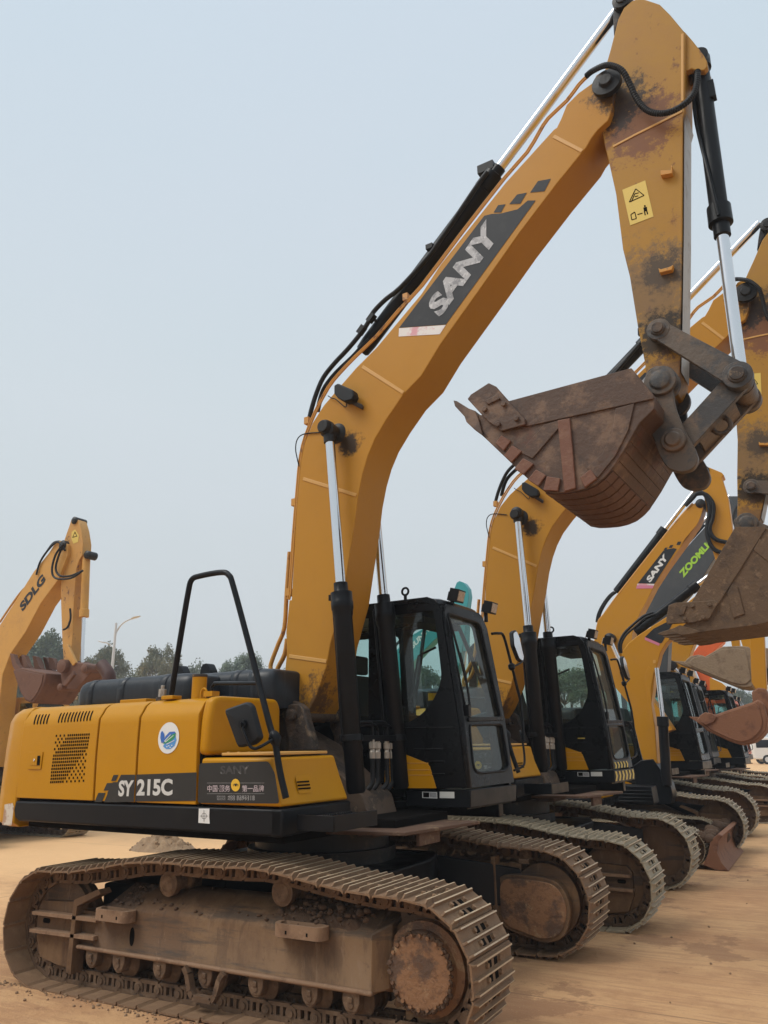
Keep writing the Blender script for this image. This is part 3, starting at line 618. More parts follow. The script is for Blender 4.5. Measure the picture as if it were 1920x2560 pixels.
        for r in rib:
            X=xa+(xb-xa)*r; mb.loops([[(X-d,yc+(a-yc)*k,z0+(b-z0)*k) for a,b in sec] for d,k in((.05,.99),(.04,1.012),(-.04,1.012),(-.05,.99))])
        return up(mb.build(name,'hoodblack',root,ang=60))
    l0=at(FN(30,300),y=-.95).x; l1=at(FN(900,200),y=-.95).x; zl=at(FN(400,165),y=-.9).z
    cover('engine_cover',l0,l1,-.95,.6,zl,(.13,.42,.78))
    r0=at(FN(740,160),y=-.6).x; r1=at(FN(1525,200),y=-.6).x; zr=at(FN(1150,112),y=-.6).z
    cover('engine_cover',r0,r1,-.6,.75,zr,(.66,.83))
    for x,y in((845,110),(1050,95)):
        mb=MB(); c=at(FN(x,y),y=-.2); mb.prism(rr([(c.x-.07,c.z-.07),(c.x-.05,c.z+.03),(c.x+.02,c.z+.05),(c.x+.075,c.z-.03),(c.x+.08,c.z-.07)],.03),-.25,-.15)
        up(mb.build('cover_hinge','black',root,bevel=.006))
    mb=MB(); c=at(FN(270,180),y=.2); mb.tube([(c.x+.05,.2,2.05),(c.x+.04,.2,c.z-.02),(c.x-.02,.2,c.z+.09),(c.x-.12,.2,c.z+.17)],.075,n=18,smooth=5); up(mb.build('exhaust_pipe','maroon',root))
    # upper deck under everything
    mb=MB(); mb.prismz([(-2.1,-1.25),(.72,-1.25),(.72,-.5),(1.1,-.42),(1.1,.42),(-2.1,1.25)],1.06,1.16); mb.box((-1.2,.1,1.55),(1.8,1.6,.85)); mb.box((-.7,.9,1.6),(2.7,.86,.7)); up(mb.build('swing_frame','gap',root,bevel=.01))
    mb=MB(); mb.prismz([(.62,-.80),(1.3,-.62),(1.42,.36),(1.1,.36),(1.05,-.3),(.62,-.6)],1.075,1.10); mb.box((1.28,-.25,1.04),(.03,.32,.11)); up(mb.build('front_plate','rustplate',root,bevel=.005))
    # --- boom foot brackets
    ft=at(FE(362,503),y=-.36)
    for yy in(-.36,.30):
        mb=MB(); mb.prism(ats(FW,[(250,2070),(245,1920),(205,1800),(205,1650),(225,1600),(280,1572),(360,1575),(410,1620),(430,1720),(470,1850),(530,2060)],y=-.36),yy,yy+.09)
        up(mb.build('boom_bracket','foot',root,bevel=.012))
    mb=MB(); mb.cyl((ft.x,-.40,ft.z),(ft.x,.40,ft.z),.05,n=20); mb.turn((ft.x,-.36,ft.z),(ft.x,-.44,ft.z),[(0,.05),(.03,.05),(.035,.045),(.045,.042),(.046,.012)],n=10); up(mb.build('foot_pin','foot',root,bevel=.003))
    mb=MB(); mb.prism(ats(FW,[(140,1560),(330,1545),(420,1590),(430,1700),(400,2060),(140,2060)],y=-.28),-.30,-.24); mb.prism([(ft.x-.25,1.0),(ft.x-.22,ft.z-.1),(ft.x+.1,ft.z-.25),(ft.x+.62,1.30),(ft.x+.72,1.0)],-.22,.22); up(mb.build('pivot_housing','foot',root,bevel=.01))
    # --- boom
    BW=.21
    bo=[(727,1750)]+[FW(*p) for p in((215,1250),(235,1040),(228,830),(262,500))]+[T2(*p) for p in((130,2141),(165,1500),(185,1250),(215,1100),(268,960),(345,840),(440,728),(560,590),(700,450))]+[(1053,735)]+[T1(*p) for p in((0,1340),(330,925),(575,655),(590,645),(612,600),(640,530),(700,470),(770,420),(790,380),(830,355),(875,370),(890,410),(878,480),(868,560),(850,610),(800,655),(765,700),(740,745),(590,930),(400,1180),(200,1465),(0,1745))]+[T2(*p) for p in((1000,640),(880,765),(770,925),(690,1060),(640,1180),(605,1300),(575,1450),(550,1650),(510,1900),(475,2130))]+[FW(*p) for p in((690,950),(650,1180),(540,1500),(440,1700),(330,1760),(240,1720))]
    B3=[at(p,y=-BW) for p in bo]
    mb=MB(); mb.prism(B3,-BW,BW); bm_=up(mb.build('boom','boompaint',root,bevel=.007,seg=2))
    def strip(f,pts,w,y,o=.004):
        mb=MB(); q=ats(f,pts,y=y); 
        for a,b in zip(q,q[1:]):
            n=(b-a).normalized().cross(V(0,1,0))*w; mb.slab([a-n,a+n,b+n,b-n],(0,-o,0))
        return mb
    for f,pts in((T2,[(605,580),(880,755)]),(T2,[(210,1330),(565,1440)]),(FW,[(262,1080),(650,1135)]),(T1,[(575,690),(720,765)])):
        strip(f,pts,.016,-BW-.0005,.006).build('weld_seam','rim',bm_,bevel=.003)
    # boom lettering
    yb=-BW-.003; qB=lambda f,x,y,o=0: at(f(x,y),y=yb-o)
    pd=lambda x,y,o=0: at((x*1.15733,y*1.15733),y=yb-o)     # 1659-wide reading of the photograph
    mb=MB(); mb.sheet([pd(862,708),pd(963,701),pd(1157,433),pd(1140,433),pd(1118,452),pd(1082,461),pd(1062,462),pd(1046,466)][::1])
    for q4 in([(1145,416),(1176,413),(1190,386),(1162,391)],[(1100,441),(1124,440),(1138,416),(1117,420)],[(1066,459),(1082,459),(1092,441),(1076,443)]): mb.sheet([pd(*p) for p in q4])
    mb.mi=1; mb.sheet([pd(861,727),pd(950,722),pd(963,702),pd(862,709)])
    mb.mi=2
    bl_,br_,tr_,tl_=pd(966,686,.003),pd(1096,502,.003),pd(1052,484,.003),pd(922,662,.003)
    # letters stand across the boom, reading upward along it
    bl_,br_,tr_,tl_=pd(951,687,.003),pd(1082,505,.003),pd(1050,473,.003),pd(921,658,.003)
    lettering(mb,'SANY',[bl_,br_,tr_,tl_],.05,.0)
    mb.build('boom_decal',['decal','pinkstripe','letter'],bm_)
    # pins at the boom
    tip=at(T1(838,408),y=-.30)
    mb=MB(); mb.turn((tip.x,.30,tip.z),(tip.x,-.32,tip.z),[(0,.06),(.0,.125),(.08,.125),(.09,.06),(.53,.06),(.54,.122),(.59,.122),(.595,.06),(.61,.058),(.625,.05)],n=32); up(mb.build('boom_tip_pin','grease',root,bevel=.003))
    cp=at((805,1064),y=-.44); 
    mb=MB(); mb.turn((cp.x,.44,cp.z),(cp.x,-.44,cp.z),[(0,.055),(.03,.07),(.10,.075),(.105,.055),(.20,.055),(.23,.105),(.65,.105),(.68,.06),(.775,.055),(.78,.075),(.85,.07),(.88,.055)],n=28)
    up(mb.build('boom_cylinder_pin','grease',root,bevel=.003))
    # --- boom cylinders
    yc=.345
    cyb=at(FE(990,1120),y=-yc); colr=at((845,1459.5),y=-yc); rod=V(cp.x+.012,-yc,cp.z-.02)
    for s in(-1,1):
        a=V(cyb.x,s*yc,cyb.z-.12); b=V(rod.x,s*yc,rod.z); d=(b-a).normalized(); L=(V(colr.x,s*yc,colr.z)-a).length
        mb=MB(); mb.turn(a,b,[(0,.06),(.02,.075),(L-.30,.079),(L-.28,.086),(L-.24,.088),(L-.23,.094),(L-.17,.096),(L-.165,.093),(L-.085,.093),(L-.08,.066),(L-.075,.062),(L,.060),(L+.002,.04)],n=32)
        c1=up(mb.build('boom_cylinder','black',root)); 
        mb=MB(); mb.cyl(a+d*(L-.02),b,.044,n=28); mb.build('piston_rod','chrome',c1)
        mb=MB(); mb.turn(b+V(0,s*.05,0),b-V(0,s*.05,0),[(0,.06),(.01,.075),(.09,.075),(.1,.06)],n=24); mb.cyl(b-d*.12,b,.058,n=20); mb.build('rod_eye','grease',c1)
        mb=MB(); o=V(-.10,-.02*s,0); e=V(-.06,.05*s,0)
        mb.tube([a+d*(L-.12)+V(-.08,0,0),a+d*(L-.15)+o,a+d*(L-.3)+o,a+d*(L*.6)+o*1.0,a+d*(L*.25)+o,a+d*(L*.15)+o+V(.03,0,0)],.017,smooth=4); mb.box(a+d*(L-.12)+V(-.085,0,0),(.07,.05,.05)); mb.build('oil_pipe','black',c1)
    # clamp bar and hoses between the cylinders
    k0=at(FE(820,740),y=-.42); k1=at(FE(1430,725),y=.36)
    mb=MB(); mb.slab([k0+V(0,0,-.02),k0+V(0,0,.03),V(k1.x,.36,k0.z+.03),V(k1.x,.36,k0.z-.02)],(.02,0,0)); 
    a=V(cyb.x,-yc,cyb.z-.12); b=V(rod.x,-yc,rod.z); d=(b-a).normalized(); t=(k0.z-a.z)/d.z
    for s in(-1,1):
        c=V(a.x,s*yc,a.z)+d*t; mb.cyl(c-d*.02,c+d*.03,.086,n=28)
    mb.box((k0.x+.015,.25,k0.z),(.05,.03,.06)); up(mb.build('clamp_bar','black',root,bevel=.003))
    zt=k0.z
    xh=k0.x+.06
    for i,px in enumerate((1150,1203,1293,1345)):
        P=at(FE(px,870),x=xh); y0=P.y
        z=lambda py:at(FE(px,py),x=xh).z
        mb=MB(); mb.tube([(xh,y0,z(930)),(xh,y0,z(1080)),(xh-.0,y0-.01,z(1180)),(xh-.05,y0-.05-.01*i,z(1260)),(xh-.18,y0-.14,z(1310))],[.021,.0195],n=10,smooth=8); h=up(mb.build('hydraulic_hose','rubber',root))
        mb=MB(); mb.turn((xh,y0,z(932)),(xh,y0,z(790)),[(0,.023),(.05,.025),(.055,.021),(.075,.021),(.08,.029),(.125,.029),(.13,.02),(.15,.02)],n=8); mb.build('hose_fitting','bright',h)
        mb=MB(); top=[(xh,y0,z(800)),(xh,y0,z(700)),(xh,y0-.01,z(640 if i%2 else 600)),(xh,y0-.06-.03*i,z(600 if i%2 else 575)),(xh-.06,-.26,z(620 if i%2 else 585))]; mb.tube(top,.014,smooth=5); mb.build('steel_pipe','black',h)
    # --- arm cylinder along the boom's back
    a=at(T2(640,430),y=0); cap=at(T1(325,858),y=0); e=at(T1(925,18),y=0); d=(e-a).normalized(); L=(cap-a).length
    mb=MB(); mb.turn(a-d*.1,e,[(0,.05),(.02,.07),(.12,.078),(L-.16,.078),(L-.15,.095),(L+.02,.095),(L+.03,.06),(L+.10,.06),(L+.102,.04)],n=28); ac=up(mb.build('arm_cylinder','black',root))
    mb=MB(); mb.cyl(a+d*L,e,.05,n=28); mb.build('piston_rod','chrome',ac)
    mb=MB(); mb.box(a+d*(L-.05)+V(-.09,-.03,.06),(.16,.06,.09)); 
    hose=[T2(250,925),T2(268,850),T2(300,750),T2(345,650),T2(420,555),T2(500,470),T2(580,375),T2(640,290),T2(678,215),T2(760,130),T2(860,50),T1(-60,1300),T1(0,1215),T1(60,1130),T1(130,1025),T1(205,915),T1(240,870)]
    mb.tube([at(p,y=-.12) for p in hose],.023,n=12,smooth=3); 
    for pt in((600,335),(665,255)):
        c=at(T2(*pt),y=-.12); mb.box(c,(.09,.06,.05),Matrix.Rotation(R(-45),3,'Y'))
    c0=at(T2(660,245),y=-.12); c1=at(T2(740,310),y=-.02); mb.tube([c0,c1],.016,n=8); c0=at((1075,620),y=-.12); c1=at((1092,635),y=-.02); mb.tube([c0,c1],.014,n=8); c=at((1075,618),y=-.12); mb.box(c,(.07,.05,.05))
    mb.build('hydraulic_hose','rubber',ac)
    mb=MB(); mb.tube([at(T2(*p),y=-.06) for p in((305,880),(325,790),(355,715),(430,620),(540,515),(600,450),(650,400))],.024,n=12,smooth=3); mb.build('hydraulic_hose','rubber',ac)
    # rigid pipes along the boom edge
    mb=MB()
    for dx,y in((-5,-.20),(3,-.205)):
        pth=[FW(265+dx,0),FW(235+dx,400),FW(215+dx,780)]
        mb.tube([at((p[0]+dx*.5+1,p[1]+dx*.2),y=y) for p in [FW(242,480),T2(118,2100),T2(140,1750),T2(168,1400),T2(190,1180),T2(225,1040),T2(290,880),T2(375,720),T2(450,625),T2(560,510),T2(700,375),T2(850,200),T2(1000,40),T1(100,1190),T1(330,895),T1(440,770),T1(500,670),T1(545,600),T1(640,510),T1(700,430),T1(740,390)]],.010,n=8,smooth=2)
    for p in(T2(155,1490),T2(240,945),T2(900,120),T2(115,2090)): mb.box(at(p,y=-.18),(.05,.06,.07))
    mb.tube([at(FW(*p),y=-.12) for p in((265,0),(235,420),(212,780),(150,950),(75,1150),(72,1230),(95,1440),(95,1520))],.020,n=10,smooth=3); mb.tube([at(FW(*p),y=-.02) for p in((240,900),(215,1060),(145,1200),(135,1260),(160,1400),(165,1500))],.022,n=10,smooth=3); mb.box(at(FW(180,1400),y=-.1),(.2,.12,.09))
    up(mb.build('oil_pipe','worn',root))
    mb=MB(); mb.tube([at(T2(*p),y=-.22) for p in((320,1020),(215,1030),(170,1065),(158,1130),(170,1200),(180,1245))],.006,n=6,smooth=4); up(mb.build('electric_cable','rubber',root)); mb=MB(); mb.tube([at(T2(*p),y=-.23) for p in((375,775),(400,790),(430,800),(490,850),(500,820))],.005,n=6,smooth=4); up(mb.build('electric_cable','rubber',root))
    # boom work lamp
    mb=MB(); mb.prism(ats(T2,[(430,715),(455,700),(555,745),(565,780),(550,810),(500,825),(455,800),(430,770)],y=-.30),-.34,-.25); mb.mi=1; mb.slab(ats(T2,[(520,795),(600,830),(595,862),(510,818)],y=-.26),(0,.045,0)); up(mb.build('boom_lamp',['rubber','foot'],root,bevel=.012))
    # --- stick (arm) with bucket cylinder, links, bucket
    SW=.15
    so=[T1(*p) for p in((1010,-12),(1112,22),(1165,75),(1215,135),(1240,165),(1240,560),(1228,600),(1225,1200),(1218,1640),(1212,1900),(1185,1960),(1115,1995),(1060,1960),(1045,1905),(1035,1830),(1000,1650),(960,1400),(925,1260),(915,1180),(890,980),(850,800),(835,745),(815,640),(812,610),(822,500),(822,400),(842,320),(862,250),(880,180),(900,100),(930,40),(970,5))]
    S3=[at(p,y=-SW) for p in so]
    mb=MB(); mb.prism(S3,-SW,SW)
    q=ats(FV,[(190,60),(215,15),(270,-25),(360,-30),(420,10),(330,130),(260,300),(195,500),(185,300)],y=-.08); mb.mi=1; mb.prism(q,-.09,.09); mb.mi=0
    q=ats(FV,[(1168,440),(1290,580),(1430,760),(1480,850),(1490,930),(1440,985),(1330,985),(1270,960),(1180,1000)],y=-.11); mb.prism(q,-.12,-.06); mb.prism(q,.06,.12)
    st=up(mb.build('stick',['stickpaint','grease'],root,bevel=.007))
    mb=MB(); q0=ats(T1,[(1241,570),(1229,610),(1226,1200),(1219,1640),(1213,1880)],y=-SW)
    for a_,b_ in zip(q0,q0[1:]): mb.sheet([V(a_.x+.008,-SW+.012,a_.z),V(a_.x+.008,SW-.012,a_.z),V(b_.x+.008,SW-.012,b_.z),V(b_.x+.008,-SW+.012,b_.z)])
    mb.build('worn_front_plate','bright',st)
    for f,pts in((FV,[(1140,470),(1140,1400)]),(FV,[(1140,1540),(480,1870),(180,2030)])): strip(f,pts,.010,-SW-.0005,.006).build('weld_seam','rim',st,bevel=.002)
    mb=MB(); qs_=lambda x,y,o=.003: at(T1(x,y),y=-SW-o)
    mb.sheet([qs_(922,960),qs_(962,1140),qs_(1080,1095),qs_(1038,912)][::-1]); mb.mi=1
    def line(p,q,w=2.2,o=.0045):
        d=Vector((q[0]-p[0],q[1]-p[1])).normalized(); n=(-d.y*w,d.x*w); mb.sheet([qs_(p[0]+n[0],p[1]+n[1],o),qs_(p[0]-n[0],p[1]-n[1],o),qs_(q[0]-n[0],q[1]-n[1],o),qs_(q[0]+n[0],q[1]+n[1],o)])
    for a_,b_ in(((957,1022),(990,955)),((990,955),(1032,988)),((1032,988),(957,1022)),((968,1020),(985,980)),((985,980),(1005,975)),((985,995),(1003,990)),((965,1085),(985,1072)),((985,1072),(993,1105)),((993,1105),(970,1112)),((970,1112),(965,1085)),((998,1085),(1024,1078))): line(a_,b_)
    for c_,r_ in(((1036,1042),5),): mb.sheet([qs_(c_[0]+r_*math.cos(t),c_[1]+r_*math.sin(t),.0045) for t in [k*.9 for k in range(7)]])
    mb.sheet([qs_(1028,1050,.0045),qs_(1046,1046,.0045),qs_(1048,1066,.0045),qs_(1032,1070,.0045)]); line((1034,1068),(1038,1088),3); line((1045,1064),(1050,1084),3)
    mb.build('warning_label',['warn','gap'],st)
    mb=MB()
    for pts in([(1123,880),(1123,905),(1180,895),(1180,855),(1176,855),(1174,880)],[(1112,1372),(1118,1395),(1180,1380),(1186,1355),(1170,1365),(1125,1378)]):
        mb.prism(ats(T1,pts,y=-SW),-SW-.05,-SW)
    mb.build('hose_bracket','worn',st,bevel=.003)
    mb=MB(); hp=[(T1(740,385),-.24),(T1(770,360),-.27),(T1(830,332),-.34),(T1(880,335),-.36),(T1(925,362),-.34),(T1(960,425),-.30),(T1(990,490),-.27),(T1(1025,540),-.25),(T1(1070,568),-.24),(T1(1130,573),-.24),(T1(1190,555),-.24),(T1(1250,515),-.22),(T1(1285,470),-.18),(T1(1300,410),-.16),(T1(1302,360),-.14)]
    path=catmull([at(p,y=y) for p,y in hp],22); mb.tube(path,[.024,.026,.024,.0215],n=12); up(mb.build('corrugated_hose','rubber',root))
    # rear boss pin for the arm cylinder
    ra=at(T1(925,12),y=-.1); mb=MB(); mb.turn((ra.x,.14,ra.z),(ra.x,-.14,ra.z),[(0,.06),(0,.085),(.28,.085),(.285,.05),(.3,.045)],n=24); up(mb.build('arm_cylinder_pin','grease',root))
    pa=at(FS(308,292),y=-.27); pb=at(FS(1262,840),y=-.27); pc=at(FS(490,1625),y=-.30); pdn=at(FS(345,925),y=-.27)
    top=at(T1(1312,318),y=-.0)
    d=(V(pb.x,0,pb.z)-V(top.x,0,top.z)).normalized(); base=V(top.x,0,top.z); endb=at(T1(1425,1180),y=0); L=(endb-base).length
    mb=MB(); mb.turn(base-d*.05,base+d*3,[(0,.05),(.02,.085),(.12,.085),(.13,.068),(.2,.068),(L*.98-.16,.068),(L*.98-.15,.088),(L*.98,.09),(L*.98+.01,.062),(L*.98+.11,.062),(L*.98+.112,.04)],n=28)
    mb.turn(base+V(0,.08,0),base-V(0,.08,0),[(0,.05),(.0,.08),(.16,.08),(.161,.05)],n=20); mb.box(base+d*.36+V(.06,-.02,.02),(.06,.07,.16)); mb.tube([base+d*.3+V(-.07,-.04,0),base+d*.6+V(-.078,-.03,0),base+d*(L*.7)+V(-.03,-.085,0),base+d*(L-.1)+V(0,-.09,0)],.014,n=8,smooth=4)
    bc=up(mb.build('bucket_cylinder','black',root)); mb=MB(); mb.cyl(base+d*L,V(pb.x,0,pb.z),.046,n=28); mb.build('piston_rod','chrome',bc)
    mb=MB(); b0=V(pb.x,0,pb.z); mb.turn(b0+V(0,.09,0),b0-V(0,.09,0),[(0,.05),(.0,.09),(.18,.09),(.181,.05)],n=20); mb.build('rod_eye','linksteel',bc)
    def barlink(p,q,w0,w1,ys,th):
        dd=(q-p).normalized(); n=dd.cross(V(0,1,0)); pts=[]
        for t in range(9): a_=math.pi*t/8; pts.append(p+n*w0*math.cos(a_)-dd*w0*math.sin(a_))
        for t in range(9): a_=math.pi*t/8; pts.append(q-n*w1*math.cos(a_)+dd*w1*math.sin(a_))
        for y in ys: mb.prism(pts,y-th/2,y+th/2)
    mb=MB(); barlink(V(pa.x,0,pa.z),V(pb.x,0,pb.z),.07,.09,(-.235,.235),.045); 
    for p,r_ in((pa,.085),(pb,.10)):
        for s in(-1,1): mb.turn((p.x,s*.19,p.z),(p.x,s*.285,p.z),[(0,r_),(.07,r_),(.072,r_*.62),(.085,r_*.62),(.09,r_*.5),(.091,.01)],n=24)
    mb.cyl((pa.x,-.25,pa.z),(pa.x,.25,pa.z),.04); mb.cyl((pb.x,-.25,pb.z),(pb.x,.25,pb.z),.045)
    mb.mi=1
    for p,r_ in((pa,.042),(pb,.05)): mb.cyl((p.x,-.27,p.z),(p.x,-.295,p.z),r_,n=18)
    up(mb.build('side_link',['linksteel','foot'],root,bevel=.004))
    mb=MB(); pe=at(FS(640,1870),y=-.17)
    barlink(V(pb.x,0,pb.z),V(pc.x+.02,0,pc.z),.085,.085,(-.16,.16),.05); dd=(V(pc.x,0,pc.z)-V(pb.x,0,pb.z)); mb.mi=0
    n=dd.normalized().cross(V(0,1,0)); 
    if n.x<0: n=-n
    mid0=V(pb.x,0,pb.z)+dd*.22; mid1=V(pb.x,0,pb.z)+dd*.8
    mb.slab([mid0+n*.05+V(0,-.14,0),mid0+n*.05+V(0,.14,0),mid1+n*.05+V(0,.14,0),mid1+n*.05+V(0,-.14,0)],n*.03)
    for p in(pb,pc):
        mb.cyl((p.x,-.2,p.z),(p.x,.2,p.z),.085,n=24)
    eye=V(pb.x,0,pb.z)+dd*.5+n*.10; mb.tube([eye+n*.06*math.cos(t)+dd.normalized()*.06*math.sin(t)+V(0,-.06,0) for t in [2*math.pi*i/14 for i in range(15)]],.018,n=8)
    up(mb.build('bucket_link','linksteel',root,bevel=.004))
    # bucket
    make_bucket(root,up,pdn,pc)
    return dict(parts=U,foot=V(ft.x,0,ft.z),tip=V(tip.x,0,tip.z),bp=V(pdn.x,0,pdn.z),bw=BW)
def make_bucket(root,up,pdn,pc):
    W=.55; q=lambda x,y,yy=-W: at(UQ(x,y),y=yy)
    out=[(130,590),(230,680),(450,890),(530,950),(580,958),(630,955),(690,948),(740,935),(790,912),(830,880),(868,838),(900,790),(932,740),(960,690),(985,645),(1012,600),(1085,530),(1085,465),(970,325)]
    O=[q(*p) for p in out]
    side=O+[q(350,490),q(280,560),q(150,560)]
    mb=MB()
    for s in(-1,1): mb.prism(side,s*W,s*(W-.028))
    cen=q(720,650); 
    for a,b in zip(O[1:-1],O[2:]):
        ia=a+(cen-a).normalized()*.025; ib=b+(cen-b).normalized()*.025
        mb.add([(a.x,-W+.004,a.z),(b.x,-W+.004,b.z),(b.x,W-.004,b.z),(a.x,W-.004,a.z),(ia.x,-W+.004,ia.z),(ib.x,-W+.004,ib.z),(ib.x,W-.004,ib.z),(ia.x,W-.004,ia.z)],[(0,1,2,3),(4,7,6,5),(0,4,5,1),(3,2,6,7),(0,3,7,4),(1,5,6,2)])
    a,b=O[0],O[1]; mb.prism([O[0],O[1],O[1]+(cen-O[1]).normalized()*.04,O[0]+V(.05,0,.03)],-W,W)
    # ears
    er=[q(1035,420,-.2),q(1060,350,-.2),q(1110,325,-.2),q(1160,345,-.2),q(1182,400,-.2),q(1190,500,-.2),q(1210,570,-.2),q(1255,670,-.2),q(1295,735,-.2),q(1318,800,-.2),q(1290,850,-.2),q(1225,866,-.2),q(1160,845,-.2),q(1120,780,-.2),q(1090,690,-.2),q(1060,620,-.2),q(1050,540,-.2)]
    mb.mi=1
    er2=rr([(p.x,p.z) for p in er],.07,4)
    for s in(-1,1): mb.prism(er2,s*.235-.03,s*.235+.03)
    mb.cyl((pdn.x,-.27,pdn.z),(pdn.x,.27,pdn.z),.05); mb.cyl((pc.x,-.3,pc.z),(pc.x,.3,pc.z),.045)
    mb.turn((pdn.x,-.26,pdn.z),(pdn.x,-.30,pdn.z),[(0,.115),(.03,.112),(.032,.075),(.045,.07),(.05,.05)],n=28)
    mb.turn((pc.x,-.25,pc.z),(pc.x,-.33,pc.z),[(0,.09),(.05,.085),(.052,.055),(.07,.05)],n=24)
    for s in(-1,1): mb.turn((pdn.x,s*.155,pdn.z),(pdn.x,s*.21,pdn.z),[(0,.12),(.055,.12)],n=28)
    bk=up(mb.build('bucket',['bucket','linksteel'],root,bevel=.008))
    mb=MB(); mb.mi=0
    def plate(f,pts,t,mi=0): mb.mi=mi; mb.slab([at(f(*p),y=-W-.0005) for p in pts],(0,-t,0))
    plate(UQ,[(440,622),(345,495),(970,327),(1083,466),(1083,482)],.014)
    plate(UQ,[(405,752),(530,612),(600,592),(602,632),(470,785)],.014); plate(UQ,[(890,530),(985,505),(955,640),(890,770),(800,882),(742,832),(822,760),(872,650)],.012)
    mb.build('reinforcing_plate','bucket',bk,bevel=.004)
    mb=MB()
    mb.slab([at(UQ(*p),y=-W-.001) for p in((598,592),(660,580),(692,935),(632,952))],(0,-.02,0))
    for Q in([(285,708),(315,668),(364,696),(326,748)],[(326,770),(370,718),(420,748),(366,806)],[(380,836),(425,783),(479,812),(426,868)],[(448,892),(490,840),(542,870),(500,926)],[(526,946),(544,875),(613,885),(601,950)],[(712,880),(765,838),(799,886),(735,934)]):
        mb.slab([at(UQ(*z),y=-W-.001) for z in Q],(0,-.022,0))
    mb.build('wear_block','bucketred',bk,bevel=.006)
    mb=MB(); 
    for j in range(7):
        y0=-W+.02+.155*j
        K=O[3:11]
        for a,b in zip(K,K[1:]):
            na=(a-cen).normalized()*.008; nb=(b-cen).normalized()*.008
            mb.add([(a.x,y0,a.z),(b.x,y0,b.z),(b.x,y0+.135,b.z),(a.x,y0+.135,a.z),(a.x+na.x,y0,a.z+na.z),(b.x+nb.x,y0,b.z+nb.z),(b.x+nb.x,y0+.135,b.z+nb.z),(a.x+na.x,y0+.135,a.z+na.z)],[(0,1,2,3),(4,7,6,5),(0,4,5,1),(3,2,6,7),(0,3,7,4),(1,5,6,2)])
    mb.build('heel_strip','heelstrip',bk,bevel=.004)
    for s in(-1,1):
        mb=MB(); P=[q(*p) for p in((148,488),(165,465),(255,407),(292,425),(340,480),(440,590),(440,618),(320,650),(250,600))]
        mb.prism(P,s*(W+.0005),s*(W+.035)); 
        mb.prism([q(*p) for p in((235,500),(300,470),(318,490),(255,520))],s*(W+.034),s*(W+.05))
        for p in((237,542),(333,516),(398,590),(305,618)):
            c=q(*p); mb.cyl((c.x,s*(W+.03),c.z),(c.x,s*(W+.055),c.z),.022,n=10)
        mb.build('side_cutter','bucket',bk,bevel=.006)
    for j in range(5):
        yy=-W+.03+(2*W-.06)*j/4; mb=MB()
        P=[q(*p) for p in((64,484),(82,488),(150,532),(185,545),(205,600),(222,668),(180,640),(138,600),(128,572),(80,520))]
        t=q(64,486); ln=[V(p.x,0,p.z) for p in P]
        mb.loops([[(p.x,yy-(.05 if i not in(0,1) else .022),p.z) for i,p in enumerate(ln)],[(p.x,yy+(.05 if i not in(0,1) else .022),p.z) for i,p in enumerate(ln)]])
        mb.build('tooth','bucket',bk,bevel=.006)
# ------------------------------------------------------------------ cab
def holed(mb,outer,holes,o,u,v,n,th):
    """flat plate with openings; outer/holes are 3D points on the plane (o,u,v), thickness th along n"""
    cu=bpy.data.curves.new('plate','CURVE'); cu.dimensions='2D'; cu.fill_mode='BOTH'; cu.extrude=th/2
    for ring in [outer]+list(holes):
        s=cu.splines.new('POLY'); s.points.add(len(ring)-1); s.use_cyclic_u=True
        for i,p in enumerate(ring): d=Vector(p)-o; s.points[i].co=(d.dot(u),d.dot(v),0,1)
    ob=bpy.data.objects.new('plate',cu); col.objects.link(ob); bpy.context.view_layer.update(); dg=bpy.context.evaluated_depsgraph_get()
    ev=ob.evaluated_get(dg); me=ev.to_mesh()
    mb.add([o+u*w.co.x+v*w.co.y+n*(w.co.z) for w in me.vertices],[tuple(p.vertices) for p in me.polygons])
    ev.to_mesh_clear(); bpy.data.objects.remove(ob); bpy.data.curves.remove(cu)
def rnd2(f,pts,r,k=4): return [f(*p) for p in rr(pts,r,k)]
CABQ=[]
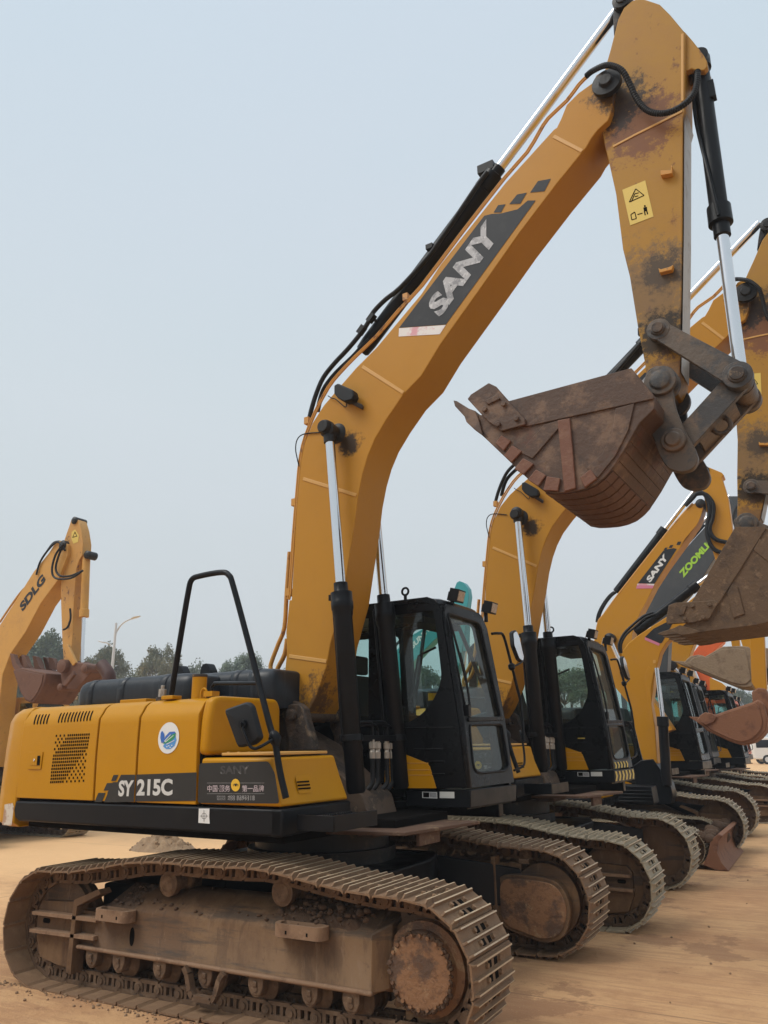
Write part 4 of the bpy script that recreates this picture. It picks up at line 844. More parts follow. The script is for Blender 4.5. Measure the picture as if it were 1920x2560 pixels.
def make_cab(root):
    A,B,C,D_=V(1.30,.375,1.19),V(1.30,1.35,1.18),V(1.105,.42,2.90),V(1.10,1.27,2.90)
    U=[]
    def up(o): o.rotation_euler=(0,0,UY); U.append(o); return o
    us=V(1,0,0); vs=(C-A); vs=(vs-us*vs.dot(us)).normalized(); ns=us.cross(vs)       # right side, ns points +y/-y
    if ns.y>0: ns=-ns
    uf=(B-A).normalized(); vf=((C-A)-uf*(C-A).dot(uf)).normalized(); nf=uf.cross(vf)
    if nf.x<0: nf=-nf
    S=lambda x,y: at(FK(x,y),pl=(A,ns)); F=lambda x,y: at(FK(x,y),pl=(A,nf))
    XR=-.52
    def SX(X,y):    # point on the side plane at machine X and image row y near the pillar
        z=S(900,y).z; t=(z-A.z)/(C.z-A.z); return V(X,A.y+(C.y-A.y)*t,z)
    mb=MB()
    win=rnd2(S,[(402,262),(738,238),(800,262),(835,420),(868,700),(890,900),(868,1010),(800,1150),(715,1245),(600,1322),(450,1335)],45,5)
    zt=S(700,245).z; 
    rear=[V(XR+.12,A.y+(C.y-A.y)*((z-A.z)/1.71),z) for z in(1.95,2.80)]
    l1=S(250,1335); l0=S(250,270)
    rw=[V(XR+.1,SX(0,1335).y,l1.z+.0),V(XR+.1,SX(0,270).y,l0.z-.05),V(l0.x-.02,l0.y,l0.z-.03),V(l1.x-.02,l1.y,l1.z)]
    pt=S(1110,1912)
    outer=[V(XR,S(900,1912).y,S(900,1912).z),S(1112,1912),S(1085,1700),S(1040,1320),S(985,960),S(930,610),S(888,330),S(862,262),S(820,212),S(760,192),V(XR+.08,S(700,200).y,S(700,195).z),V(XR,SX(0,330).y,S(600,300).z)]
    holed(mb,outer,[win,rw],A,us,vs,ns,.045)
    # door belt and pressed ridges
    for y in(1382,): 
        a,b=S(470,y),S(1012,y-8); mb.slab([a+ns*.022,b+ns*.022,b+ns*.022+V(0,0,.012),a+ns*.022+V(0,0,.012)],ns*.008)
    for y in(1572,1684,1797):
        a,b=S(640 if y<1600 else 780,y),S(922,y-2); mb.slab([a+ns*.022,b+ns*.022,b+ns*.022+V(0,0,.016),a+ns*.022+V(0,0,.016)],ns*.009)
    # front frame with two panes
    up_=rnd2(F,[(912,338),(1180,424),(1212,470),(1388,1270),(1375,1292),(1112,1285),(1080,1240),(990,800)],28,4)
    lo_=rnd2(F,[(1106,1346),(1398,1336),(1462,1715),(1430,1760),(1205,1782),(1160,1762),(1138,1690)],30,4)
    fo=[S(1112,1912),F(1512,1862),F(1478,1640),F(1430,1300),F(1345,850),F(1270,480),F(1225,372),F(1195,340),F(905,258),S(890,330)]
    holed(mb,fo,[up_,lo_],A,uf,vf,nf,.05)
    # A pillars as rounded tubes along the corner
    mb.tube([S(862,255)+V(0,.03,-.02),S(930,610)+V(-.0,.03,0),S(985,960)+V(0,.03,0),S(1040,1320)+V(0,.03,0),S(1108,1912)+V(-.01,.03,.0)],.038,n=10)
    lt=F(1215,365); mb.tube([lt+V(-.01,-.02,-.02),F(1345,850)+V(-.01,-.02,0),F(1430,1300)+V(-.01,-.02,0),F(1505,1862)+V(-.01,-.02,0)],.036,n=10)
    # crossbar between the panes, with its foot
    a,b=F(1092,1318),F(1412,1306); mb.slab([a+nf*.02,b+nf*.02,b+nf*.02+V(0,0,.035),a+nf*.02+V(0,0,.035)],nf*.02)
    # left side, rear wall
    L=lambda X,z: V(X,B.y-(B.y-D_.y)*(z-1.18)/1.72,z)
    ul=V(1,0,0); vl=(D_-B); vl=(vl-ul*vl.dot(ul)).normalized(); nl=vl.cross(ul)
    if nl.y<0: nl=-nl
    lw1=rr([(.30,1.92),(.30,2.83),(1.0,2.83),(1.10,2.05),(1.12,1.45),(.45,1.42)],.08); lw2=rr([(XR+.1,1.95),(XR+.1,2.78),(.16,2.78),(.16,1.95)],.06)
    holed(mb,[L(XR,1.2),L(1.29,1.2),L(1.10,2.88),L(XR,2.88)],[[L(*p) for p in lw1],[L(*p) for p in lw2]],B,ul,vl,nl,.045)
    hole=[V(XR,y,z) for y,z in rr([(.55,2.0),(.55,2.7),(1.18,2.7),(1.2,2.0)],.06)]
    holed(mb,[V(XR,.40,1.2),V(XR,.44,2.88),V(XR,1.26,2.88),V(XR,1.33,1.2)],[hole],V(XR,0,0),V(0,1,0),V(0,0,1),V(-1,0,0),.04)
    # roof, rounded, with front brow
    zr=S(600,200).z
    ro=[(XR-.01,.45),(XR+.05,.41),(S(820,212).x,.41),(1.09,.47),(1.10,.60),(1.10,1.10),(1.08,1.22),(1.0,1.285),(XR+.05,1.285),(XR-.01,1.24)]
    mb.loops([[(a,b,2.84) for a,b in ro],[(a+(0.02 if a>.8 else 0),b,2.90) for a,b in ro],[(.3+(a-.3)*.985,.845+(b-.845)*.97,2.945) for a,b in ro],[(.3+(a-.3)*.93,.845+(b-.845)*.86,2.965) for a,b in ro]])
    mb.box((.4,.86,1.2),(1.78,.92,.05))
    cab=up(mb.build('cab','cabblack',root,bevel=.006,ang=45))
    # glazing
    def pane(name,ring,n,mt='glass'):
        mb=MB(); c=sum(ring,V(0,0,0))/len(ring); mb.sheet([c+(p-c)*1.02 for p in ring]); return mb.build(name,mt,cab,smooth=False)
    pane('window',win,ns); pane('window',rw,ns); w1=pane('windscreen',up_,nf,'glassdirty'); w2=pane('windscreen',lo_,nf,'glassdirty')
    pane('window',[L(*p) for p in lw1],nl); pane('window',[L(*p) for p in lw2],nl); pane('window',hole,None)
    # rubber seals
    for ring,n in((up_,nf),(lo_,nf)):
        mb=MB(); mb.loops([[ (lambda p,nn,bb:p+nn*.012*math.cos(t)+bb*.012*math.sin(t)+n*.026)(ring[i],n,((ring[(i+1)%len(ring)]-ring[i-1]).normalized()).cross(n)) for t in [2*math.pi*k/6 for k in range(6)]] for i in range(len(ring))],closed=True); mb.build('window_seal','rubber',cab)
    # yellow lower panel
    yp=[(490,1580),(600,1622),(700,1662),(766,1688),(788,1718),(848,1914),(520,1912),(380,1910),(390,1555)]
    mb=MB(); mb.slab([S(*p)+ns*.0235 for p in yp],ns*.008); mb.mi=1
    for y in(1692,1752,1800):
        a,b=S(400,y),S(778+(y-1692)*.3,y); mb.slab([a+ns*.0318,b+ns*.0318,b+ns*.0318+V(0,0,.008),a+ns*.0318+V(0,0,.008)],ns*.003)
    up(mb.build('lower_panel',['hood','worn'],root,bevel=.003))
    # base skirt with plates
    mb=MB(); a=S(1112,1930);b=F(1528,1882);c=F(1526,2032);d=S(1112,2096)
    e=V(XR+.2,d.y,d.z+.03)
    mb.loops([[a+nf*.03,b+nf*.03,b+V(-.3,0,0),a+V(-.3,0,0)],[d+nf*.03,c+nf*.03,c+V(-.3,0,0),d+V(-.3,0,0)]])
    f0=S(560,1930);f1=S(1112,1936); mb.loops([[f0,f1,f1+V(-.02,.08,0),f0+V(0,.08,0)],[V(f0.x,d.y,d.z+.005),d,d+V(-.02,.08,0),V(f0.x,d.y+.08,d.z)]])
    mb.box((.35,1.28,1.12),(1.7,.1,.14)); mb.box((-.1,.45,1.12),(.9,.1,.12))
    CABQ[:]=[d+nf*.035,c+nf*.035,b+nf*.035,a+nf*.035,nf]
    bs=up(mb.build('cab_base','black',root,bevel=.008))
    o=-V(0,.004,0); PS=lambda x,y,k=.0: at(FK(x,y),y=min(f0.y,d.y)-.004-k)
    mb=MB(); mb.sheet([PS(706,2000),PS(842,2006),PS(838,1948),PS(704,1944)]); mb.mi=1; mb.sheet([PS(772,1996,.001),PS(836,1998,.001),PS(833,1954,.001),PS(772,1952,.001)]); mb.mi=2; mb.sheet([PS(714,1996,.001),PS(768,1997,.001),PS(768,1952,.001),PS(712,1950,.001)])
    lettering(mb,'CE',[PS(720,1985,.002),PS(742,1986,.002),PS(742,1962,.002),PS(720,1961,.002)]) if False else None
    mb.build('rating_plate',['white','smalltext','gap'],bs)
    mb=MB(); mb.sheet([PS(862,2002),PS(996,2004),PS(994,1946),PS(862,1944)]); mb.build('rating_plate','letterclean',bs)
    # interior
    mb=MB(); mb.loops([[(x,y,1.55) for x,y in rr([(.05,.62),(.6,.62),(.6,1.1),(.05,1.1)],.1)],[(x,y,1.72) for x,y in rr([(.05,.62),(.6,.62),(.6,1.1),(.05,1.1)],.1)]]); mb.loops([[(x+.0,y,1.7) for x,y in rr([(.0,.63),(.14,.63),(.14,1.09),(.0,1.09)],.05)],[(x-.14,y,2.35) for x,y in rr([(.02,.66),(.13,.66),(.13,1.06),(.02,1.06)],.05)]]); mb.box((-.09,.86,2.46),(.09,.26,.18)); mb.box((.3,.86,1.4),(.4,.36,.3))
    mb.build('seat','seat',cab,bevel=.02)
    mb=MB(); mb.box((.35,.53,1.66),(.62,.16,.28)); mb.box((.3,1.18,1.62),(.5,.14,.22)); mb.cyl((.58,.53,1.8),(.62,.53,2.02),.018,.026); mb.cyl((.55,1.17,1.73),(.59,1.17,1.95),.018,.026); mb.box((.95,.5,1.95),(.09,.14,.22)); mb.cyl((.93,.52,1.5),(.95,.5,1.9),.016)
    mb.cyl((.95,.75,1.25),(.86,.75,1.75),.012); mb.cyl((.95,.98,1.25),(.86,.98,1.75),.012)
    mb.build('control_console','rubber',cab,bevel=.008)
    mb=MB(); q0=S(690,240)+V(-.02,.12,-.02); mb.tube([(.62,.5,2.5),(.66,.5,2.72),(.80,.52,2.78)],.012,n=8); mb.prism([(.66,2.76),(.88,2.76),(.88,2.82),(.60,2.83)],.5,1.2); mb.tube([(.30,1.22,2.1),(.42,1.20,2.55),(.62,1.20,2.62)],.012,n=8); mb.build('roof_blind','seat',cab)
    # lamps, eye bolt, wiper, left mirror, grab rail
    for x,y,t in((965,190,0),(1268,296,0)):
        c=F(x,y)+nf*.06; rot=Matrix.Rotation(R(16),3,'Y')
        mb=MB(); mb.box(c,(.09,.145,.115),rot); mb.box(c+V(-.05,0,-.005),(.04,.10,.08),rot); mb.box(c+V(-.05,0,-.09),(.03,.03,.1)); mb.mi=1; mb.box(c+rot@V(.047,0,0),(.006,.12,.09),rot); 
        mb.tube([c+V(-.05,.04,-.02),c+V(-.09,.09,.06),c+V(-.12,.05,-.06)],.006,n=6,smooth=4); up(mb.build('work_lamp',['rubber','lens'],root,bevel=.012))
    c=at(FK(552,140),y=.66); mb=MB(); mb.tube([c+V(.0,.0,0)+V(math.cos(t)*.035,0,math.sin(t)*.035) for t in [2*math.pi*i/20 for i in range(21)]],.011,n=8); mb.cyl(c+V(0,0,-.04),(c.x,c.y,2.95),.016,n=10); mb.cyl((c.x,c.y,2.955),(c.x,c.y,2.98),.03,n=12); up(mb.build('eye_bolt','black',root))
    mb=MB(); mb.tube([F(905,395)+nf*.05,F(950,590)+nf*.06,F(1040,930)+nf*.06,F(1085,1150)+nf*.05,F(1075,1230)+nf*.05],.011,n=8,smooth=3); mb.tube([F(1000,700)+nf*.055,F(1050,900)+nf*.055,F(1090,1180)+nf*.05],.006,n=6); mb.box(F(1065,1220)+nf*.05,(.05,.05,.09)); up(mb.build('wiper','rubber',root))
    G=lambda x,y,k=.04:F(x,y)+nf*k
    mb=MB(); mb.tube([G(1300,528),G(1335,530,.07),G(1375,560,.08),G(1440,800,.08),G(1490,1000,.08),G(1530,1180,.08),G(1570,1500,.06)],.014,n=10,smooth=4); mb.turn(G(1440,800,.08),G(1452,870,.08),[(0,.018),(.015,.035),(.05,.035),(.07,.018)],n=14); mb.tube([G(1450,830,.08),G(1500,810,.09),G(1535,780,.10)],.010,n=8,smooth=3); hr=up(mb.build('grab_rail','black',root))
    mb=MB(); Pm=[G(x,y,.10) for x,y in rr([(1440,520),(1472,500),(1500,560),(1545,760),(1535,795),(1500,770),(1450,640)],14,4)]; mb.slab(Pm,(-.05,.02,0)); cm=sum(Pm,V(0,0,0))/len(Pm); mb.mi=1; mb.sheet([cm+(p-cm)*.9+V(.003,0,0) for p in Pm]); mb.build('rear_mirror',['rubber','chrome'],hr,bevel=.008)
    mb=MB(); mb.tube([G(1460,1335,.03),G(1490,1340,.05),G(1475,1335,.05)],.01,n=8); mb.tube([G(1590,1400,.0),G(1565,1410,.03),G(1568,1500,.05),G(1585,1650,.05),G(1570,1720,.05),G(1515,1755,.02)],.011,n=8,smooth=4); up(mb.build('grab_handle','black',root))
    return U
# ------------------------------------------------------------------ ground, sky, sun
def make_env():
    m=bpy.data.materials.new('dusty_yard'); m.use_nodes=True; nt=NT(m); p=nt.n['Principled BSDF']; tc=nt.new('ShaderNodeTexCoord'); v=tc.outputs['Object']
    a=ramp(nt,noise(nt,v,.35,8,.6),[(.35,(0.429,0.221,0.098)),(.5,(0.580,0.330,0.153)),(.68,(0.360,0.160,0.068))])
    b=mix(nt,ramp(nt,noise(nt,v,2.2,8,.65),[(.5,0.),(.72,.75)]),a,(0.325,0.154,0.069))
    c=mix(nt,ramp(nt,noise(nt,scaled(nt,v,(.5,2.5,1)),3.0,6,.6),[(.5,0.),(.8,.6)]),b,(0.650,0.397,0.200))
    d=mix(nt,ramp(nt,noise(nt,v,26,6,.7),[(.60,0.),(.70,.6)]),c,(0.220,0.113,0.058))
    st=ramp(nt,noise(nt,scaled(nt,v,(.6,6,1)),2.2,7,.7),[(.52,0.),(.55,.6)]); d=mix(nt,st,d,(0.418,0.216,0.100))      # wheel and track scuffs
    dp=ramp(nt,noise(nt,v,.8,9,.7),[(.55,0.),(.575,.65)]); d=mix(nt,dp,d,(0.278,0.136,0.065))
    sp=ramp(nt,noise(nt,v,60,4,.7),[(.62,0.),(.66,.55)]); d=mix(nt,sp,d,(0.696,0.443,0.242))
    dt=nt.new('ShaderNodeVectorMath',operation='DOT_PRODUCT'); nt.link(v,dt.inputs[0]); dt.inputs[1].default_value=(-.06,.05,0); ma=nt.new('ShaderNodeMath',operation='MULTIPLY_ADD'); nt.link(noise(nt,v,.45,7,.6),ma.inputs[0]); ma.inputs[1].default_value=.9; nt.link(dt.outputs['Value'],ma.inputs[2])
    lg=ramp(nt,ma.outputs[0],[(.62,0.),(.95,.8)]); d=mix(nt,lg,d,(0.766,0.464,0.219))      # paler towards the back left, with a ragged noise edge
    br=nt.new('ShaderNodeTexBrick'); br.inputs['Scale'].default_value=1; br.offset=0; br.inputs['Brick Width'].default_value=5; br.inputs['Row Height'].default_value=5; br.inputs['Mortar Size'].default_value=.012; br.inputs['Mortar Smooth'].default_value=.3
    nt.link(v,br.inputs['Vector']); e=mix(nt,ramp(nt,br.outputs['Fac'],[(0.,0.),(1.,.5)]),d,(0.174,0.091,0.047))
    nt.link(e,p.inputs['Base Color']); p.inputs['Roughness'].default_value=.9
    bu=nt.new('ShaderNodeBump'); bu.inputs['Strength'].default_value=.8; bu.inputs['Distance'].default_value=.03; nt.link(noise(nt,v,11,12,.75),bu.inputs['Height']); nt.link(bu.outputs[0],p.inputs['Normal'])
    M['yard']=m
    mb=MB(); S=400; mb.sheet([(-S,-S,0),(S,-S,0),(S,S,0),(-S,S,0)]); g=mb.build('ground','yard',None,smooth=False); tag(g,kind='structure')
    w=bpy.data.worlds.new('World'); scene.world=w; w.use_nodes=True; nt=NT(w); bg=nt.n['Background']
    sky=nt.new('ShaderNodeTexSky'); sky.sky_type='NISHITA'; sky.sun_disc=False; sky.sun_elevation=SUN_EL; sky.sun_rotation=SUN_ROT; sky.dust_density=3; sky.air_density=1.2
    tc=nt.new('ShaderNodeTexCoord'); sep=nt.new('ShaderNodeSeparateXYZ'); nt.link(tc.outputs['Generated'],sep.inputs[0])
    cl=ramp(nt,sep.outputs[2],[(0.,(.53,.565,.57)),(.10,(.535,.575,.585)),(.4,(.565,.63,.66)),(.62,(.54,.625,.685)),(.79,(.535,.63,.71)),(1.,(1.6,1.72,1.85))])
    n=noise(nt,scaled(nt,tc.outputs['Generated'],(1,1,2.2)),1.6,4,.5)
    cl2=mix(nt,ramp(nt,n,[(.35,0.),(.7,.35)]),cl,(.62,.645,.71))
    k=nt.new('ShaderNodeVectorMath',operation='SCALE'); nt.link(cl2,k.inputs[0]); k.inputs['Scale'].default_value=SKYK
    c=mix(nt,.93,sky.outputs[0],k.outputs[0]); nt.link(c,bg.inputs[0]); bg.inputs[1].default_value=.1
    sl=bpy.data.lights.new('sun','SUN'); sl.energy=1.55; sl.angle=R(28); sl.color=(1,.95,.87); so=bpy.data.objects.new('sun',sl); col.objects.link(so)
    d=V(math.sin(SUN_ROT)*math.cos(SUN_EL),math.cos(SUN_ROT)*math.cos(SUN_EL),math.sin(SUN_EL)); so.rotation_euler=d.to_track_quat('Z','Y').to_euler()
    vs=scene.view_settings; vs.view_transform='Standard'; vs.look='None'; vs.exposure=EXPO; vs.gamma=1
def make_haze():
    m=bpy.data.materials.new('thin_air'); m.use_nodes=True; nt=NT(m); nt.n.remove(nt.n['Principled BSDF']); v=nt.new('ShaderNodeVolumePrincipled'); v.inputs['Color'].default_value=(.86,.9,.95,1); v.inputs['Density'].default_value=.0019; v.inputs['Anisotropy'].default_value=.2
    nt.link(v.outputs[0],nt.n['Material Output'].inputs['Volume']); M['haze']=m
    mb=MB(); mb.box((0,0,7.4),(804,804,17.)); o=mb.build('haze','haze',None,smooth=False); tag(o,kind='stuff')
SUN_EL=R(52); SUN_ROT=R(225); SKYK=10.0; EXPO=.25
# ------------------------------------------------------------------ the other excavators
def wproj(p):
    v=Vector(p)-CP; z=v.dot(CD); return (960+CF*v.dot(CR)/z,1280-CF*v.dot(CU)/z)
def about(c,a): return Matrix.Translation(c)@Matrix.Rotation(a,4,'Y')@Matrix.Translation(-Vector(c))
def best(f,a,b,n=60):
    g=(math.sqrt(5)-1)/2
    for _ in range(n):
        c=b-g*(b-a); d=a+g*(b-a)
        if f(c)<f(d): b=d
        else: a=c
    return (a+b)/2
BOOMG={'boom','boom_tip_pin','boom_cylinder_pin','arm_cylinder','oil_pipe','electric_cable','boom_lamp'}
STICKG={'stick','corrugated_hose','arm_cylinder_pin','bucket_cylinder'}
LINKG={'side_link','bucket_link'}
UNDER={'track_chain','track_frame','car_body','swing_bearing','idler_yoke','step','access_hole','track_roller','chain_guard','carrier_roller','idler_wheel','sprocket','drive_cover','motor_cover','mud'}
ARMS=BOOMG|STICKG|LINKG|{'bucket','boom_cylinder'}
def kindname(o): return o.name.split('.')[0]
def copy_upper(src,root,yaw,pose=lambda k,o:Matrix.Identity(4),dz=0.,skip=(),swap=None):
    for o in list(src.children):
        k=kindname(o)
        if k in UNDER or k in skip: continue
        c=copy_tree(o,root,skip,swap)
        if c: c.matrix_local=Matrix.Translation((0,0,dz))@Matrix.Rotation(yaw,4,'Z')@pose(k,o)
def pins():
    pa=at(FS(308,292),y=-.27); pb=at(FS(1262,840),y=-.27); pc=at(FS(490,1625),y=-.30)
    return [V(p.x,0,p.z) for p in(pa,pb,pc)]
def second():
    root=empty('excavator',(.326,3.583,0)); yaw=UY+.0091526; dz=.035
    tag(root,'second yellow crawler excavator with striped cab front, standing right behind the long door machine','excavator','excavators parked in a row')
    make_undercarriage(root,cx=.04,flip=True,shoe_mat='trackgrey')
    f,t,bp=MAIN['foot'],MAIN['tip'],MAIN['bp']; Rz=Matrix.Rotation(yaw,4,'Z'); T=Matrix.Translation((.326,3.583,dz))
    W=lambda p:(T@Rz)@p
    sc=lambda p,q:(wproj(p)[0]-q[0])**2+(wproj(p)[1]-q[1])**2
    off=V(0,-.30,0)
    a1=best(lambda a:sc(W(about(f,a)@t+off),(1863.7,729)),-.3,.5); Mb=about(f,a1)
    a2=best(lambda a:sc(W(Mb@about(t,a)@bp+off),(1866,1325)),-.7,.7); Ms=Mb@about(t,a2)
    tooth=at(UQ(64,485),y=-.55); tooth=V(tooth.x,-.55,tooth.z)
    a3=best(lambda a:sc(W(Ms@about(bp,a)@tooth),(1640,1590)),-1.3,.6); Mk=Ms@about(bp,a3)
    pa,pb,pc=pins(); A=Ms@pa; Cc=Mk@pc; ra=(pb-pa).length; rc=(pb-pc).length; dv=Cc-A; dd=dv.length
    x=(ra*ra-rc*rc+dd*dd)/(2*dd); h=math.sqrt(max(ra*ra-x*x,0)); e=dv.normalized(); n=V(e.z,0,-e.x); B1,B2=A+e*x+n*h,A+e*x-n*h; B=B1 if B1.x>B2.x else B2
    ang=lambda v:math.atan2(-v.z,v.x)
    Ml=Matrix.Translation(A)@Matrix.Rotation(ang(B-A)-ang(pb-pa),4,'Y')@Matrix.Translation(-pa)
    Mc=Matrix.Translation(Cc)@Matrix.Rotation(ang(B-Cc)-ang(pb-pc),4,'Y')@Matrix.Translation(-pc)
    tc=at(T1(1312,318),y=0); tc=V(tc.x,0,tc.z); t2=Ms@tc
    Mcy=Matrix.Translation(t2)@Matrix.Rotation(ang(B-t2)-ang(pb-tc),4,'Y')@Matrix.Translation(-tc)
    cp=at((805,1064),y=-.44); cb=at(FE(990,1120),y=-.345); cb=V(cb.x,0,cb.z-.12); c0=V(cp.x+.012,0,cp.z-.02); c1=Mb@c0
    Mcyl=about(cb,ang(c1-cb)-ang(c0-cb))
    def pose(k,o):
        if k in BOOMG: return Mb
        if k=='bucket_cylinder': return Mcy
        if k=='side_link': return Ml
        if k=='bucket_link': return Mc
        if k in STICKG: return Ms
        if k=='bucket': return Mk
        if k=='boom_cylinder': return Mcyl
        return Matrix.Identity(4)
    copy_upper(ROOT,root,yaw,pose,dz,skip=('wear_block','heel_strip','mud','rear_mirror_x'),swap={'bucket':'bucketbrown','glassdirty':'glassdusty','glass':'glassdirty'})
    # hazard chevrons across the front of the cab base and the sill above, and a yellow note on the door
    A_=V(1.30,.375,1.19); nf=V(1,0,.114).normalized()
    def chevrons(bl,br,tr,tl,n,o):
        mb=MB(); P=lambda u,v: (bl*(1-u)*(1-v)+br*u*(1-v)+tr*u*v+tl*(1-u)*v)+nf*o
        for i in range(n):
            u=(i+.1)/n; w=.42/n; k=.28/n
            mb.sheet([P(u,0),P(u+w,0),P(u+w+k,.5),P(u+k,.5)]); mb.sheet([P(u+k,.5),P(u+w+k,.5),P(u+w,1),P(u,1)])
        h=mb.build('hazard_stripes','warn',root); h.matrix_local=Matrix.Translation((0,0,dz))@Matrix.Rotation(yaw,4,'Z')
    g=lambda x,y: at(FK(x,y),pl=(A_,nf))
    q0,q1,q2,q3,_n=CABQ; lp=lambda a,b,t:a+(b-a)*t
    chevrons(lp(q0,q3,.12),lp(q1,q2,.12),lp(q1,q2,.9),lp(q0,q3,.9),6,.0)
    chevrons(g(1150,1905),g(1440,1870),g(1430,1790),g(1140,1822),5,.030)
    mb=MB(); y=.365; mb.sheet([(.93,y,1.62),(1.02,y,1.62),(1.02,y+.001,1.71),(.93,y+.001,1.71)]); s=mb.build('note_sticker','warn',root); s.matrix_local=Matrix.Translation((0,0,dz))@Matrix.Rotation(yaw,4,'Z')
    return root
def rootmat(root): return Matrix.LocRotScale(root.location,root.rotation_euler,root.scale)
def addw(root,o):      # geometry given in yard coordinates, carried by a machine
    o.parent=root; o.matrix_parent_inverse=Matrix.Identity(4); o.matrix_local=rootmat(root).inverted(); return o
def body(root,shoe_mat='track',scale=1,swap=None,skip=(),yaw=UY,cabonly=False,under=True):
    global FARUNDER
    if under:
        if FARUNDER is None:
            before=set(bpy.data.objects); make_undercarriage(root,cx=.1,flip=True,shoe_mat='trackgrey',shoes=False,detail=False); FARUNDER=[o for o in bpy.data.objects if o not in before and o.parent is root]
        else:
            for o in FARUNDER: c=copy_tree(o,root)
    copy_upper(ROOT,root,yaw,skip=ARMS|set(skip),swap=swap)
FARUNDER=None
SKIPSMALL={'service_decal','stripe_decal','target_sticker','perforated_grille','louvre','leaf_emblem','rear_mirror','handrail','handrail_brace','seat','raised_lettering','rating_plate','hazard_stripes','note_sticker','hydraulic_hose','filler_cap','rail_bracket','lifting_eye','filler_neck','bare_patch','door_latch'}
def wat(f,y): return lambda *p: at(f(*p),y=y,fr='t')
def traced(root,name,mt,f,pts,y,hw,bevel=.01):
    mb=MB(); mb.prism([at(f(*p),y=y-hw,fr='t') for p in pts],y-hw,y+hw); return addw(root,mb.build(name,mt,root,bevel=bevel))
def cylw(root,f,a,b,c,y,r,rr_,mt='black'):
    """barrel from image point a to b, rod on to c"""
    A,B,C=[at(f(*p),y=y,fr='t') for p in(a,b,c)]; mb=MB(); d=(B-A).normalized(); L=(B-A).length
    mb.turn(A,B,[(0,r*.7),(.02,r),(L-.16*r/.08,r),(L-.15*r/.08,r*1.2),(L,r*1.2),(L+.005,r*.5)],n=18); o=mb.build('cylinder',mt,root); addw(root,o)
    mb=MB(); mb.cyl(B-d*.02,C,rr_,n=16); mb.build('piston_rod','chrome',o); return o
def pinw(root,f,p,y,hw,r,mt='grease'):
    P=at(f(*p),y=y-hw,fr='t'); mb=MB(); mb.turn((P.x,y-hw-.03,P.z),(P.x,y+hw+.03,P.z),[(0,r*.5),(0.005,r*.6),(.02,r),(2*hw+.04,r),(2*hw+.06,r*.5)],n=20); return addw(root,mb.build('pin',mt,root))
def bucketw(root,f,pts,teeth,y,w,mt,ear=None):
    P=[at(f(*p),y=y-w,fr='t') for p in pts]; mb=MB(); mb.prism(P,y-w,y+w)
    if ear: mb.prism([at(f(*p),y=y-.2,fr='t') for p in ear],y-.2,y+.2)
    o=addw(root,mb.build('bucket',mt,root,bevel=.02))
    c=sum(P,V(0,0,0))/len(P); mb=MB(); 
    rim=[c+(p-c)*.86 for p in P]; mb.prism(rim,y-w-.018,y-w-.001); mb.build('side_plate',mt,o,bevel=.012)
    T=[at(f(*p),y=y-w,fr='t') for p in teeth]
    for j in range(4):
        yy=y-w+.06+(2*w-.12)*j/3; mb=MB(); mb.prism(T,yy-.05,yy+.05); mb.build('tooth',mt,o,bevel=.008)
    return o
def hosew(root,f,pts,y,r,mt='rubber',name='hydraulic_hose'):
    mb=MB(); mb.tube([at(f(*p),y=y,fr='t') for p in pts],r,n=8,smooth=5); return addw(root,mb.build(name,mt,root))
def textw(root,body,f,quad,y,mt,wt=.03,name='lettering'):
    mb=MB(); lettering(mb,body,[at(f(*p),y=y,fr='t') for p in quad],wt); return addw(root,mb.build(name,mt,root))
def sheetw(root,polys,f,y,mt,name='boom_decal'):
    mb=MB()
    for p in polys: mb.sheet([at(f(*q),y=y,fr='t') for q in p])
    return addw(root,mb.build(name,mt,root))
